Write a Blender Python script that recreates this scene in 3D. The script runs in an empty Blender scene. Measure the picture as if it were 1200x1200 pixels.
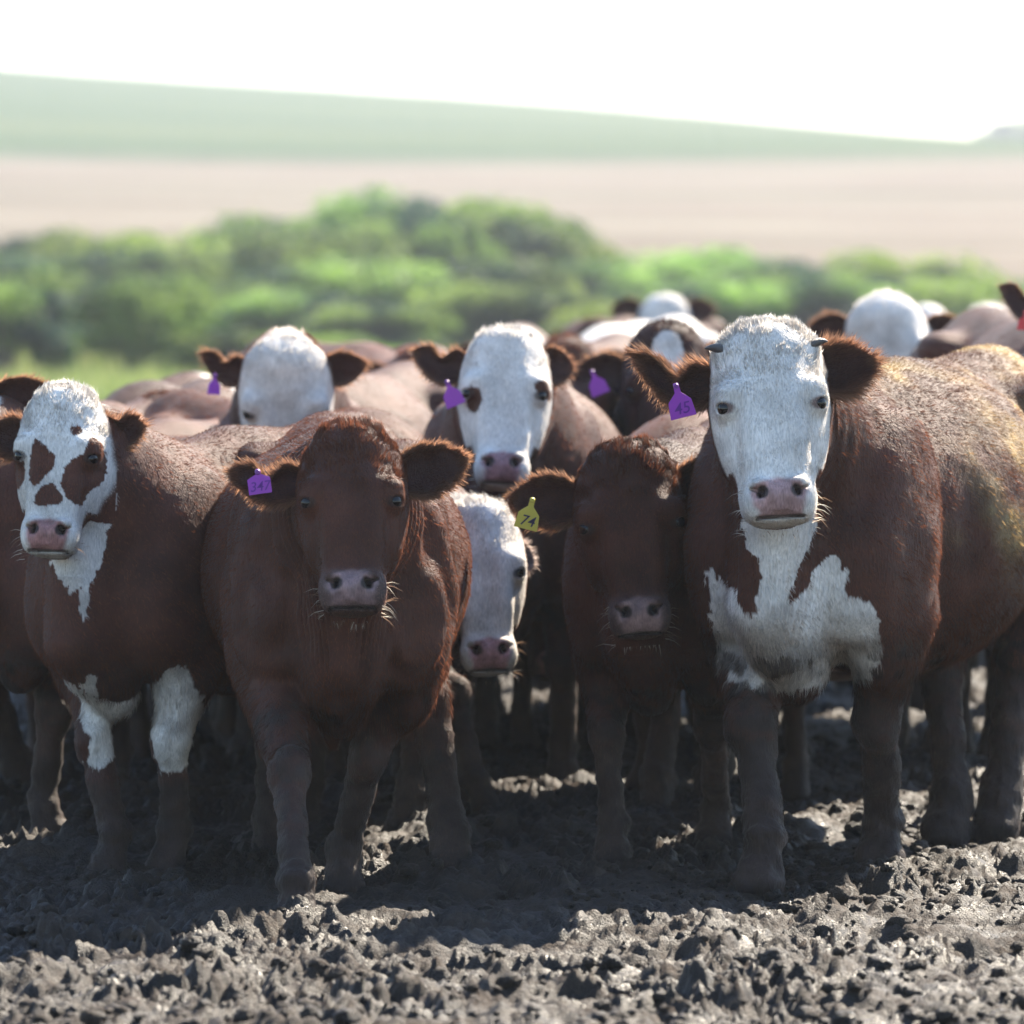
import bpy, math, random
import numpy as np
from mathutils import Matrix, Vector, Euler

random.seed(7)
RNG = np.random.default_rng(7)
scene = bpy.context.scene
COL = scene.collection

# ------------------------------------------------------------------ camera
FPX = 6370.0            # focal length in photo pixels (1200 px frame)
HC = 1.45               # lens height
HORIZ = 328.0           # pixel row of the level line
PITCH = math.atan((600 - HORIZ) / FPX)
cam_d = bpy.data.cameras.new('camera')
cam = bpy.data.objects.new('camera', cam_d)
COL.objects.link(cam)
cam.location = (0, 0, HC)
cam.rotation_euler = (math.radians(90) - PITCH, 0, 0)
cam_d.sensor_width = 36; cam_d.sensor_height = 36; cam_d.sensor_fit = 'HORIZONTAL'
cam_d.lens = FPX / 1200 * 36
cam_d.clip_start = 0.5; cam_d.clip_end = 5000
cam_d.dof.use_dof = True
cam_d.dof.focus_distance = 12.7
cam_d.dof.aperture_fstop = 3.9
scene.camera = cam

# ------------------------------------------------------------------ sky and sun
SUN_EL, SUN_AZ = math.radians(43), math.radians(36)     # azimuth from +Y (behind the herd) towards +X
world = bpy.data.worlds.new('World'); scene.world = world; world.use_nodes = True
nt = world.node_tree; nt.nodes.clear()
wo = nt.nodes.new('ShaderNodeOutputWorld'); bg = nt.nodes.new('ShaderNodeBackground')
sk = nt.nodes.new('ShaderNodeTexSky'); sk.sky_type = 'NISHITA'; sk.sun_disc = False
sk.sun_elevation = SUN_EL; sk.sun_rotation = SUN_AZ
sk.air_density = 1.3; sk.dust_density = 0.15; sk.ozone_density = 5.0
nt.links.new(sk.outputs[0], bg.inputs[0]); bg.inputs[1].default_value = 0.082
nt.links.new(bg.outputs[0], wo.inputs[0])
sl = bpy.data.lights.new('sun', 'SUN'); sl.energy = 5.0; sl.angle = math.radians(0.5); sl.color = (1.0, 0.89, 0.73)
so = bpy.data.objects.new('sun', sl); COL.objects.link(so)
sdir = Vector((math.sin(SUN_AZ) * math.cos(SUN_EL), math.cos(SUN_AZ) * math.cos(SUN_EL), math.sin(SUN_EL)))
so.rotation_euler = sdir.to_track_quat('Z', 'Y').to_euler(); so.location = (8, 30, 25)
scene.view_settings.view_transform = 'Standard'; scene.view_settings.look = 'None'
scene.view_settings.gamma = 1.0; scene.view_settings.exposure = 1.9
scene.render.engine = 'CYCLES'
scene.cycles.use_denoising = True
scene.cycles.max_bounces = 7; scene.cycles.diffuse_bounces = 3; scene.cycles.glossy_bounces = 2
scene.cycles.transmission_bounces = 4; scene.cycles.volume_bounces = 0
scene.cycles.sample_clamp_indirect = 6

def at(px, py, d):
    """world point seen at photo pixel px,py at distance d along Y"""
    a = math.atan((600 - py) / FPX) - PITCH
    X = (px - 600) / FPX * d / math.cos(PITCH)
    return Vector((X, d, HC + d * math.tan(a)))

# ------------------------------------------------------------------ numpy noise
def _h(ix, iy, iz, seed):
    n = (ix.astype(np.int64) * 374761393 + iy.astype(np.int64) * 668265263 + iz.astype(np.int64) * 2147483647 + seed * 974711) & 0xffffffff
    n = ((n ^ (n >> 13)) * 1274126177) & 0xffffffff
    n = (n ^ (n >> 16)) & 0xffffff
    return n.astype(np.float32) / np.float32(0xffffff)

def vnoise(P, seed=0):
    P = np.asarray(P, dtype=np.float32)
    f = np.floor(P); t = P - f; t = t * t * (3 - 2 * t); i = f.astype(np.int32)
    r = 0
    for dx in (0, 1):
        wx = t[:, 0] if dx else 1 - t[:, 0]
        for dy in (0, 1):
            wy = t[:, 1] if dy else 1 - t[:, 1]
            for dz in (0, 1):
                wz = t[:, 2] if dz else 1 - t[:, 2]
                r = r + wx * wy * wz * _h(i[:, 0] + dx, i[:, 1] + dy, i[:, 2] + dz, seed)
    return r * 2 - 1

def fbm(P, sc, octv=3, seed=0):
    r = 0; a = 1.0; s = sc; tot = 0
    for k in range(octv):
        r = r + a * vnoise(np.asarray(P) * s + 13.7 * k, seed + k); tot += a
        a *= .5; s *= 2.03
    return r / tot

def sstep(a, b, x):
    t = np.clip((x - a) / (b - a), 0, 1)
    return t * t * (3 - 2 * t)

# ------------------------------------------------------------------ mesh / object helpers
def mesh_np(name, V, F, cols=None, smooth=True, tri=False):
    """V (n,3), F (m,k) all same k, or list of such arrays"""
    Fs = F if isinstance(F, list) else [F]
    Fs = [f for f in Fs if len(f)]
    me = bpy.data.meshes.new(name)
    me.vertices.add(len(V)); me.vertices.foreach_set('co', np.ascontiguousarray(V, dtype=np.float32).ravel())
    loops = np.concatenate([f.ravel() for f in Fs]).astype(np.int32)
    tot = np.concatenate([np.full(len(f), f.shape[1], np.int32) for f in Fs])
    st = np.concatenate([[0], np.cumsum(tot)[:-1]]).astype(np.int32)
    me.loops.add(len(loops)); me.loops.foreach_set('vertex_index', loops)
    me.polygons.add(len(tot)); me.polygons.foreach_set('loop_start', st); me.polygons.foreach_set('loop_total', tot)
    me.update(calc_edges=True)
    me.polygons.foreach_set('use_smooth', np.full(len(tot), smooth))
    if cols is not None:
        ca = me.color_attributes.new('Col', 'FLOAT_COLOR', 'POINT')
        c4 = np.ones((len(V), 4), np.float32); c4[:, :cols.shape[1]] = cols
        ca.data.foreach_set('color', c4.ravel())
    me.update()
    return me

def link(name, me, mat, parent=None):
    o = bpy.data.objects.new(name, me); COL.objects.link(o)
    if mat is not None and me is not None:
        if not me.materials: me.materials.append(mat)
    if parent is not None: o.parent = parent
    return o

def tag(o, label=None, cat=None, group=None, kind=None):
    if label: o['label'] = label
    if cat: o['category'] = cat
    if group: o['group'] = group
    if kind: o['kind'] = kind
    return o

# ------------------------------------------------------------------ materials
def new_mat(name):
    m = bpy.data.materials.new(name); m.use_nodes = True
    n = m.node_tree; p = n.nodes['Principled BSDF']
    return m, n, p

def mat_coat():
    m, n, p = new_mat('coat')
    a = n.nodes.new('ShaderNodeAttribute'); a.attribute_name = 'Col'
    tc = n.nodes.new('ShaderNodeTexCoord')
    mp = n.nodes.new('ShaderNodeMapping'); mp.inputs['Scale'].default_value = (260, 260, 45)
    nz = n.nodes.new('ShaderNodeTexNoise'); nz.inputs['Scale'].default_value = 1; nz.inputs['Detail'].default_value = 3
    n.links.new(tc.outputs['Object'], mp.inputs[0]); n.links.new(mp.outputs[0], nz.inputs[0])
    n2 = n.nodes.new('ShaderNodeTexNoise'); n2.inputs['Scale'].default_value = 9; n2.inputs['Detail'].default_value = 4
    n.links.new(tc.outputs['Object'], n2.inputs[0])
    mr = n.nodes.new('ShaderNodeMapRange'); mr.inputs[1].default_value = .25; mr.inputs[2].default_value = .75
    mr.inputs[3].default_value = .72; mr.inputs[4].default_value = 1.28
    n.links.new(nz.outputs[0], mr.inputs[0])
    mr2 = n.nodes.new('ShaderNodeMapRange'); mr2.inputs[1].default_value = .3; mr2.inputs[2].default_value = .7
    mr2.inputs[3].default_value = .72; mr2.inputs[4].default_value = 1.28
    n.links.new(n2.outputs[0], mr2.inputs[0])
    mu = n.nodes.new('ShaderNodeMath'); mu.operation = 'MULTIPLY'
    n.links.new(mr.outputs[0], mu.inputs[0]); n.links.new(mr2.outputs[0], mu.inputs[1])
    vm = n.nodes.new('ShaderNodeVectorMath'); vm.operation = 'SCALE'
    n.links.new(a.outputs['Color'], vm.inputs[0]); n.links.new(mu.outputs[0], vm.inputs['Scale'])
    n.links.new(vm.outputs[0], p.inputs['Base Color'])
    rr = n.nodes.new('ShaderNodeMapRange'); rr.inputs[3].default_value = .62; rr.inputs[4].default_value = .3
    n.links.new(a.outputs['Alpha'], rr.inputs[0]); n.links.new(rr.outputs[0], p.inputs['Roughness'])
    bp = n.nodes.new('ShaderNodeBump'); bp.inputs['Strength'].default_value = .5; bp.inputs['Distance'].default_value = .007
    n.links.new(nz.outputs[0], bp.inputs['Height']); n.links.new(bp.outputs[0], p.inputs['Normal'])
    p.inputs['Sheen Weight'].default_value = .08; p.inputs['Sheen Roughness'].default_value = .45
    p.inputs['Specular IOR Level'].default_value = .22
    return m

def mat_fur():
    m, n, p = new_mat('fur')
    a = n.nodes.new('ShaderNodeAttribute'); a.attribute_name = 'Col'
    out = n.nodes['Material Output']
    tr = n.nodes.new('ShaderNodeBsdfTranslucent'); mx = n.nodes.new('ShaderNodeMixShader'); mx.inputs[0].default_value = .66
    n.links.new(a.outputs['Color'], p.inputs['Base Color']); n.links.new(a.outputs['Color'], tr.inputs[0])
    p.inputs['Roughness'].default_value = .5; p.inputs['Specular IOR Level'].default_value = .3
    n.links.new(p.outputs[0], mx.inputs[1]); n.links.new(tr.outputs[0], mx.inputs[2]); n.links.new(mx.outputs[0], out.inputs[0])
    return m

def mat_plain(name, col, rough=.5, spec=.5, bump=0, bscale=40, var=.15, metal=0):
    m, n, p = new_mat(name)
    tc = n.nodes.new('ShaderNodeTexCoord'); nz = n.nodes.new('ShaderNodeTexNoise'); nz.inputs['Scale'].default_value = bscale; nz.inputs['Detail'].default_value = 4
    n.links.new(tc.outputs['Object'], nz.inputs[0])
    mx = n.nodes.new('ShaderNodeMix'); mx.data_type = 'RGBA'
    mx.inputs[6].default_value = (*[c * (1 - var) for c in col], 1); mx.inputs[7].default_value = (*[min(1, c * (1 + var)) for c in col], 1)
    n.links.new(nz.outputs[0], mx.inputs[0]); n.links.new(mx.outputs[2], p.inputs['Base Color'])
    p.inputs['Roughness'].default_value = rough; p.inputs['Specular IOR Level'].default_value = spec; p.inputs['Metallic'].default_value = metal
    if bump:
        b = n.nodes.new('ShaderNodeBump'); b.inputs['Distance'].default_value = bump; n.links.new(nz.outputs[0], b.inputs['Height']); n.links.new(b.outputs[0], p.inputs['Normal'])
    return m

M_COAT = mat_coat(); M_FUR = mat_fur()
M_EYE = mat_plain('eyeball', (.004, .003, .004), .12, .4, var=.3)
M_HORN = mat_plain('horn', (.055, .05, .05), .5, bscale=60, bump=.002, var=.4)
M_PURPLE = mat_plain('purple_plastic', (.30, .04, .42), .45, var=.12, bscale=30)
M_YELLOW = mat_plain('yellow_plastic', (.55, .48, .07), .5, var=.2, bscale=25)
M_RED = mat_plain('red_plastic', (.6, .03, .04), .45, var=.12, bscale=30)
M_INK = mat_plain('ink', (.02, .015, .06), .6)
M_INKP = mat_plain('purple_tag_ink', (.12, .015, .24), .6)
M_STUD = mat_plain('tag_stud', (.18, .04, .25), .4)
# ------------------------------------------------------------------ terrain
def terrain_h(x, y):
    h = np.zeros_like(x)
    far = sstep(150, 300, y)
    h += np.where(y > 170, (np.clip(y, 170, 450) - 170) / 280 * 11.7 * (.55 + .45 * (np.clip(y, 170, 450) - 170) / 280), 0)
    ridge = 24.3 - 0.0760 * x                # height of the ridge at 700 m, lower to the right
    t = np.clip((y - 450) / 250, 0, 1)
    h = np.where(y > 450, 11.7 + (ridge - 11.7) * t, h)
    h = np.where(y > 700, ridge - (y - 700) * .05, h)
    h += far * .35 * np.sin(x * .045 + y * .011)
    return h

def seq(segs):
    out = [segs[0][0]]
    for a, b, s0, s1 in segs:
        v = out[-1]; 
        while v < b - 1e-6:
            t = (v - a) / (b - a); v = v + s0 * (s1 / s0) ** t; out.append(min(v, b))
    return np.array(out, dtype=np.float64)

xs = seq([(-420, -60, 40, 8), (-60, -6, 6, .5), (-6, -1.9, .15, .012), (-1.9, 2.0, .0085, .0085), (2.0, 6, .012, .15), (6, 60, .5, 6), (60, 420, 8, 40)])
ys = seq([(-30, 8, 5, .15), (8, 10.2, .04, .009), (10.2, 15, .009, .0095), (15, 20, .012, .05), (20, 60, .08, 1.0), (60, 950, 2, 12)])
GX, GY = np.meshgrid(xs, ys)
px, py = GX.ravel(), GY.ravel()
P = np.stack([px, py, np.zeros_like(px)], 1)
def mud_height(P):
    w = P + np.stack([.06 * fbm(P, 5, 2, 31) + .018 * fbm(P, 24, 2, 33), .06 * fbm(P, 5, 2, 47) + .018 * fbm(P, 24, 2, 35), np.zeros(len(P))], 1)
    big = .032 * fbm(P, 1.6, 3, 3)
    a1 = np.abs(fbm(w, 4.0, 2, 11)); a2 = np.abs(fbm(w, 9, 3, 21)) * 2.2; a3 = np.abs(fbm(w, 22, 2, 25)) * 2; a4 = np.abs(fbm(P, 50, 2, 27)) * 2
    lump = .35 + 1.3 * np.clip(fbm(P, 2.3, 2, 5) + .4, 0, 1)
    h = big + .045 * fbm(w, 4.5, 3, 12) + .036 * (a2 - .5) * lump + .020 * (a3 - .5) * lump + .015 * (a4 - .5) * lump + .006 * fbm(P, 105, 2, 29)
    return h
pz = terrain_h(px, py)
near = (py < 40) & (np.abs(px) < 14) & (py > 5)
mh = np.zeros(len(P))
mh[near] = mud_height(P[near])
fade = sstep(38, 24, py) * sstep(13, 8, np.abs(px)) * sstep(5, 7, py)
pz = pz + mh * fade + .05 * sstep(30, 60, py) * fbm(P, .4, 2, 77)
V = np.stack([px, py, pz], 1)
nx, ny = len(xs), len(ys)
I = np.arange(nx * ny).reshape(ny, nx)
F = np.stack([I[:-1, :-1], I[:-1, 1:], I[1:, 1:], I[1:, :-1]], -1).reshape(-1, 4)
ground_me = mesh_np('ground', V, F)

def mat_ground():
    m, n, p = new_mat('ground')
    L = n.links.new
    geo = n.nodes.new('ShaderNodeNewGeometry'); sp = n.nodes.new('ShaderNodeSeparateXYZ'); L(geo.outputs['Position'], sp.inputs[0])
    def noise(scale, det=5, vec=None, rough=.55):
        t = n.nodes.new('ShaderNodeTexNoise'); t.inputs['Scale'].default_value = scale; t.inputs['Detail'].default_value = det; t.inputs['Roughness'].default_value = rough
        L(vec if vec is not None else geo.outputs['Position'], t.inputs[0]); return t
    def ramp(fac, stops):
        r = n.nodes.new('ShaderNodeValToRGB'); e = r.color_ramp.elements
        while len(e) < len(stops): e.new(.5)
        for el, (pos, c) in zip(e, stops): el.position = pos; el.color = (*c, 1)
        L(fac, r.inputs[0]); return r
    def mr(v, a, b, c=0, d=1):
        t = n.nodes.new('ShaderNodeMapRange'); t.inputs[1].default_value = a; t.inputs[2].default_value = b; t.inputs[3].default_value = c; t.inputs[4].default_value = d
        L(v, t.inputs[0]); return t.outputs[0]
    def mix(f, a, b):
        t = n.nodes.new('ShaderNodeMix'); t.data_type = 'RGBA'; L(f, t.inputs[0]); L(a, t.inputs[6]); L(b, t.inputs[7]); return t.outputs[2]
    def add(a, b, op='ADD', k=None):
        t = n.nodes.new('ShaderNodeMath'); t.operation = op; L(a, t.inputs[0])
        if k is None: L(b, t.inputs[1])
        else: t.inputs[1].default_value = k
        return t.outputs[0]
    mud1 = noise(7, 6); mud2 = noise(90, 5)
    mud = ramp(add(add(mud1.outputs[0], None, 'MULTIPLY', .6), add(mud2.outputs[0], None, 'MULTIPLY', .4)), [(.36, (.0085, .0056, .0040)), (.5, (.021, .0138, .0096)), (.64, (.047, .0315, .0215))])
    mp = n.nodes.new('ShaderNodeMapping'); mp.inputs['Scale'].default_value = (.012, .05, .05); L(geo.outputs['Position'], mp.inputs[0])
    g = noise(1, 5, mp.outputs[0])
    grass = ramp(noise(.5, 5).outputs[0], [(.3, (.04, .065, .03)), (.5, (.07, .10, .035)), (.7, (.12, .14, .06))])
    beige = ramp(g.outputs[0], [(.38, (.10, .078, .054)), (.47, (.155, .130, .095)), (.53, (.125, .09, .068)), (.64, (.19, .165, .125))])
    mp2 = n.nodes.new('ShaderNodeMapping'); mp2.inputs['Scale'].default_value = (.006, .03, .0); L(geo.outputs['Position'], mp2.inputs[0])
    green = ramp(noise(1, 4, mp2.outputs[0]).outputs[0], [(.36, (.022, .046, .009)), (.5, (.035, .060, .012)), (.64, (.058, .076, .022))])
    yy = add(sp.outputs[1], add(add(noise(.6, 3).outputs[0], None, 'SUBTRACT', .5), None, 'MULTIPLY', 14))
    c = mix(mr(yy, 44, 56), mud.outputs[0], grass.outputs[0])
    c = mix(mr(yy, 172, 196), c, beige.outputs[0])
    yb = add(sp.outputs[1], add(add(noise(.03, 2).outputs[0], None, 'SUBTRACT', .5), None, 'MULTIPLY', 6))
    dark = ramp(noise(.2, 3).outputs[0], [(.3, (.03, .04, .02)), (.7, (.08, .09, .05))])
    c = mix(mr(yb, 442, 445), c, dark.outputs[0])
    c = mix(mr(yb, 455, 462), c, green.outputs[0])
    L(c, p.inputs['Base Color'])
    nearf = mr(sp.outputs[1], 40, 50)
    r = n.nodes.new('ShaderNodeMix'); r.data_type = 'FLOAT'; L(nearf, r.inputs[0]); L(mr(mud1.outputs[0], .35, .65, .36, .8), r.inputs[2]); r.inputs[3].default_value = .95
    L(r.outputs[0], p.inputs['Roughness'])
    s = n.nodes.new('ShaderNodeMix'); s.data_type = 'FLOAT'; L(nearf, s.inputs[0]); s.inputs[2].default_value = .35; s.inputs[3].default_value = .02; L(s.outputs[0], p.inputs['Specular IOR Level'])
    bn = noise(220, 4); b = n.nodes.new('ShaderNodeBump'); b.inputs['Distance'].default_value = .008; b.inputs['Strength'].default_value = 1.0
    L(bn.outputs[0], b.inputs['Height']); L(b.outputs[0], p.inputs['Normal'])
    return m
M_GROUND = mat_ground()
ground = link('ground', ground_me, M_GROUND)
tag(ground, kind='structure')

# loose clods of churned mud: nobody could count them
def ico(sub):
    import bmesh
    bm = bmesh.new(); bmesh.ops.create_icosphere(bm, subdivisions=sub, radius=1)
    v = np.array([q.co[:] for q in bm.verts]); f = np.array([[w.index for w in q.verts] for q in bm.faces]); bm.free()
    return v, f
IV, IF = ico(3)
clod_t = []
for k in range(10):
    n_ = 1 + .38 * fbm(IV + k * 9, 1.3, 3, 50 + k) + .12 * (1 - np.abs(vnoise(IV * 8 + k, 80 + k)) * 2) + .26 * (1 - np.abs(vnoise(IV * 4 + k, 60 + k)) * 2)
    clod_t.append(IV * n_[:, None])
NC = 15000
cx = RNG.uniform(-2.1, 2.3, NC); cy = 10.4 + 7.0 * RNG.random(NC) ** 1.25
dens = fbm(np.stack([cx, cy, 0 * cx], 1), 1.6, 2, 5)
keep = dens + RNG.uniform(-.35, .35, NC) > -.1; cx = cx[keep]; cy = cy[keep]; NC = len(cx)
cr = .0035 + .019 * RNG.random(NC) ** 5
cz = mud_height(np.stack([cx, cy, 0 * cx], 1))
VV = []; FF = []
for i in range(NC):
    a = RNG.uniform(0, 6.28); c, s = math.cos(a), math.sin(a)
    t = clod_t[i % 10] * np.array([1.15, .95, .78]) * cr[i]
    t = np.stack([t[:, 0] * c - t[:, 1] * s, t[:, 0] * s + t[:, 1] * c, t[:, 2]], 1) + [cx[i], cy[i], cz[i] + cr[i] * .18]
    VV.append(t); FF.append(IF + i * len(IV))
clods = link('mud_clods', mesh_np('mud_clods', np.concatenate(VV), np.concatenate(FF)), M_GROUND)
tag(clods, 'loose crumbly clods of dark churned mud scattered over the pen floor', 'mud clods', kind='stuff')

# ------------------------------------------------------------------ bushes and far trees
def mat_leaf():
    m, n, p = new_mat('leaf')
    L = n.links.new
    oi = n.nodes.new('ShaderNodeObjectInfo'); a = n.nodes.new('ShaderNodeAttribute'); a.attribute_name = 'Col'
    hs = n.nodes.new('ShaderNodeHueSaturation')
    m1 = n.nodes.new('ShaderNodeMapRange'); m1.inputs[3].default_value = .475; m1.inputs[4].default_value = .51; L(oi.outputs['Random'], m1.inputs[0]); L(m1.outputs[0], hs.inputs['Hue'])
    m2 = n.nodes.new('ShaderNodeMapRange'); m2.inputs[3].default_value = .8; m2.inputs[4].default_value = 1.25; L(oi.outputs['Random'], m2.inputs[0]); L(m2.outputs[0], hs.inputs['Value'])
    L(a.outputs['Color'], hs.inputs['Color']); L(hs.outputs[0], p.inputs['Base Color'])
    p.inputs['Roughness'].default_value = .6; p.inputs['Specular IOR Level'].default_value = .3
    tr = n.nodes.new('ShaderNodeBsdfTranslucent'); L(hs.outputs[0], tr.inputs[0])
    mx = n.nodes.new('ShaderNodeMixShader'); mx.inputs[0].default_value = .5
    L(p.outputs[0], mx.inputs[1]); L(tr.outputs[0], mx.inputs[2]); L(mx.outputs[0], n.nodes['Material Output'].inputs[0])
    return m
M_LEAF = mat_leaf(); M_BARK = mat_plain('bark', (.11, .085, .06), .9, bump=.01, bscale=12)

def foliage_mesh(seed, nl=9, per=900, leaf=.16, flat=.75):
    """unit-ish bush 1 high, ~1.2 wide made of leaf faces on several lumpy clumps"""
    r = np.random.default_rng(seed); V = []; Cc = []
    for k in range(nl):
        a = r.uniform(0, 6.28); rad = r.uniform(0, .55); c = np.array([math.cos(a) * rad, math.sin(a) * rad, r.uniform(.22, .78)]); R = r.uniform(.13, .27)
        if k == 0: c = np.array([0, 0, .6]); R = .36
        d = r.normal(size=(per, 3)); d /= np.linalg.norm(d, axis=1)[:, None]
        rr = R * (1 - .55 * r.random(per) ** 2.2) * (1 + .25 * vnoise(d * 2.5 + k * 7, seed))
        q = c + d * rr[:, None] * np.array([1.1, 1.1, flat + .1])
        q = q[q[:, 2] > .02]
        V.append(q)
    Q = np.concatenate(V); n_ = len(Q)
    u = r.normal(size=(n_, 3)); u /= np.linalg.norm(u, axis=1)[:, None]; w = np.cross(u, r.normal(size=(n_, 3))); w /= np.linalg.norm(w, axis=1)[:, None]
    s = leaf * .2 * r.uniform(.6, 1.3, n_)[:, None]
    VV = np.stack([Q - u * s, Q - w * s * .6, Q + u * s, Q + w * s * .6], 1).reshape(-1, 3)
    F = np.arange(4 * n_).reshape(-1, 4)
    t = np.clip(.42 + .8 * vnoise(Q * 2.3, seed + 5) + r.uniform(-.15, .15, n_), 0, 1)[:, None]
    c = (1 - t) * np.array([.018, .050, .034]) + t * np.array([.26, .41, .075])  # shaded and sunlit clump tones painted into the leaf colours
    return mesh_np('foliage', VV, F, np.repeat(c, 4, 0), smooth=False)

def stem_mesh(seed, spread=.25, r0=.05, h=.6, n=5):
    r = np.random.default_rng(seed); V = []; F = []; base = 0
    for k in range(n):
        a = r.uniform(0, 6.28); p0 = np.array([0, 0, -.05]); p1 = np.array([math.cos(a) * spread, math.sin(a) * spread, h * r.uniform(.8, 1.1)]); mid = (p0 + p1) / 2 + np.array([math.cos(a), math.sin(a), 0]) * -.03
        for j, (p, rr) in enumerate(((p0, r0), (mid, r0 * .6), (p1, r0 * .2))):
            for q in range(7):
                b = q / 7 * 6.2832; V.append(p + rr * np.array([math.cos(b), math.sin(b), 0]))
        for j in range(2):
            for q in range(7):
                F.append([base + j * 7 + q, base + j * 7 + (q + 1) % 7, base + (j + 1) * 7 + (q + 1) % 7, base + (j + 1) * 7 + q])
        base += 21
    return mesh_np('stems', np.array(V), np.array(F))
FOL = [foliage_mesh(100 + k, nl=15 + k, per=650) for k in range(5)]
STM = [stem_mesh(200 + k) for k in range(5)]
def bush(px_, top, d, wpx, label, k, group='shrubs in the hedge behind the herd', zs=None, name='shrub', cat='shrub'):
    if top > 330 and d < 112: top -= 24
    tp = at(px_, top, d); g = float(terrain_h(np.array([tp.x]), np.array([float(d)]))[0])
    r = bpy.data.objects.new(name, None); COL.objects.link(r)
    H = (tp.z - g) ; W = wpx / FPX * d / 1.0
    r.location = (tp.x, d, g); r.rotation_euler = (0, 0, k * 1.7); r.scale = (W, W, H / 1.0)
    link('crown', FOL[k % 5], M_LEAF, r); link('trunk' if name == 'tree' else 'stem', STM[k % 5], M_BARK, r)
    tag(r, label, cat, group)
    return r
# (px, top row, distance, width px)
BUSH = [
 (20, 285, 128, 190, 'rounded green shrub at the left edge of the frame'), (75, 268, 134, 170, 'taller dark green shrub second from the left edge'),
 (135, 284, 124, 150, 'dark round shrub left of the gap by the pale weeds'), (225, 262, 128, 170, 'bright green shrub where the hedge starts rising left of centre'),
 (290, 234, 132, 170, 'left shoulder shrub of the tall central clump'), (350, 246, 126, 190, 'dark leafy shrub at the heart of the tall clump'),
 (430, 220, 136, 190, 'tallest dark crowned shrub above the brown steer'), (500, 235, 130, 170, 'bright topped shrub right of the tallest shrub'),
 (570, 222, 137, 190, 'tall bright shrub above the white faced cow in the middle'), (640, 236, 133, 150, 'sunlit shrub on the right shoulder of the tall clump'),
 (600, 290, 118, 190, 'low shadowy shrub in front of the tall clump'), (420, 300, 116, 220, 'wide dark shrub standing in front of the tall clump'),
 (690, 300, 124, 150, 'small shrub in the saddle right of the tall clump'), (770, 282, 128, 170, 'domed green shrub above the far white head'),
 (845, 308, 122, 110, 'small shrub between two domed shrubs'), (905, 290, 128, 170, 'domed green shrub above the large white faced cow'),
 (970, 312, 124, 120, 'low shrub sloping away right of the domed shrub'), (1040, 318, 122, 120, 'low pale green shrub between the domed shrub and the right shrub'),
 (1105, 286, 126, 180, 'pale green shrub near the right edge above the herd'), (1175, 322, 120, 130, 'low shrub at the right edge of the frame'),
 (240, 345, 104, 150, 'low light green shrub in front left of the gap'), (330, 362, 98, 160, 'low yellow green shrub above the lowered white head'),
 (450, 372, 96, 150, 'low yellow green shrub just above the herd left of middle'), (540, 350, 102, 150, 'low pale shrub above the middle of the herd'),
 (650, 352, 102, 170, 'low bright shrub right of the middle white faced cow'), (30, 345, 108, 150, 'low dull shrub at the left edge below the tall ones'),
 (850, 348, 104, 170, 'low bright shrub left of the large white faced cow'), (960, 345, 104, 160, 'low bright shrub right of the large white faced cow'),
 (1090, 340, 106, 170, 'low green shrub above the herd at the right'), (110, 395, 92, 120, 'low straggly shrub beside the pale dry weeds'),
 (40, 392, 84, 150, 'dull low shrub nearest the left edge just above the herd'), (170, 372, 88, 150, 'dark low shrub above the patch faced cow'),
 (260, 405, 80, 110, 'small pale shrub left of the domed white head'), (400, 410, 80, 120, 'small bright shrub right of the domed white head'),
 (70, 300, 86, 200, 'big dark shrub close behind the herd at the left'), (160, 332, 82, 150, 'dark shrub close behind the patch faced cow\'s ears'), (5, 352, 78, 150, 'dull green shrub low at the very left edge'), (-10, 330, 100, 150, 'dull tall shrub cut by the left edge of the frame'), (700, 372, 92, 130, 'low shrub right of the middle cow above the herd')]
for k, (a_, b_, c_, d_, l_) in enumerate(BUSH): bush(a_, b_, c_, d_, l_, k)
for k, (a_, b_, c_, d_, l_) in enumerate([(1200, 138, 720, 95, 'dark far tree on the ridge at the right edge'), (1160, 150, 720, 44, 'smaller far tree on the ridge left of the edge tree'), (1026, 151, 715, 26, 'tiny lone tree on the ridge right of centre')]):
    bush(a_, b_, c_, d_, l_, k + 1, 'trees on the far ridge', name='tree', cat='tree')
# pale dry weeds and tall grass, uncountable
r_ = np.random.default_rng(5); n_ = 26000
gx = r_.uniform(-16, 17, n_); gy = 58 + 34 * r_.random(n_)
gh = .12 + .25 * r_.random(n_) + .5 * np.exp(-((gx + 7.4) / 1.2) ** 2) * (gy > 80)
w = .02
ang = r_.uniform(0, 3.14, n_); dx = np.cos(ang) * w; dy = np.sin(ang) * w; lx = r_.normal(0, .08, n_); ly = r_.normal(0, .08, n_)
g0 = .05 * fbm(np.stack([gx, gy, 0 * gx], 1), .4, 2, 77) - .02
A = np.stack([gx - dx, gy - dy, g0], 1); B = np.stack([gx + dx, gy + dy, g0], 1); C_ = np.stack([gx + lx, gy + ly, g0 + gh], 1)
t = r_.random(n_)[:, None] * .8 + .2 * (np.abs(gx + 7.4) < 1)[:, None]
cc = (1 - t) * np.array([.14, .22, .05]) + t * np.array([.30, .30, .12])
V = np.stack([A, B, C_], 1).reshape(-1, 3)
grass = link('grass', mesh_np('grass', V, np.arange(3 * n_).reshape(-1, 3), np.repeat(cc, 3, 0), smooth=False), M_LEAF)
tag(grass, 'rough green and straw coloured grass between the herd and the shrubs', 'grass', kind='stuff')
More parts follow.
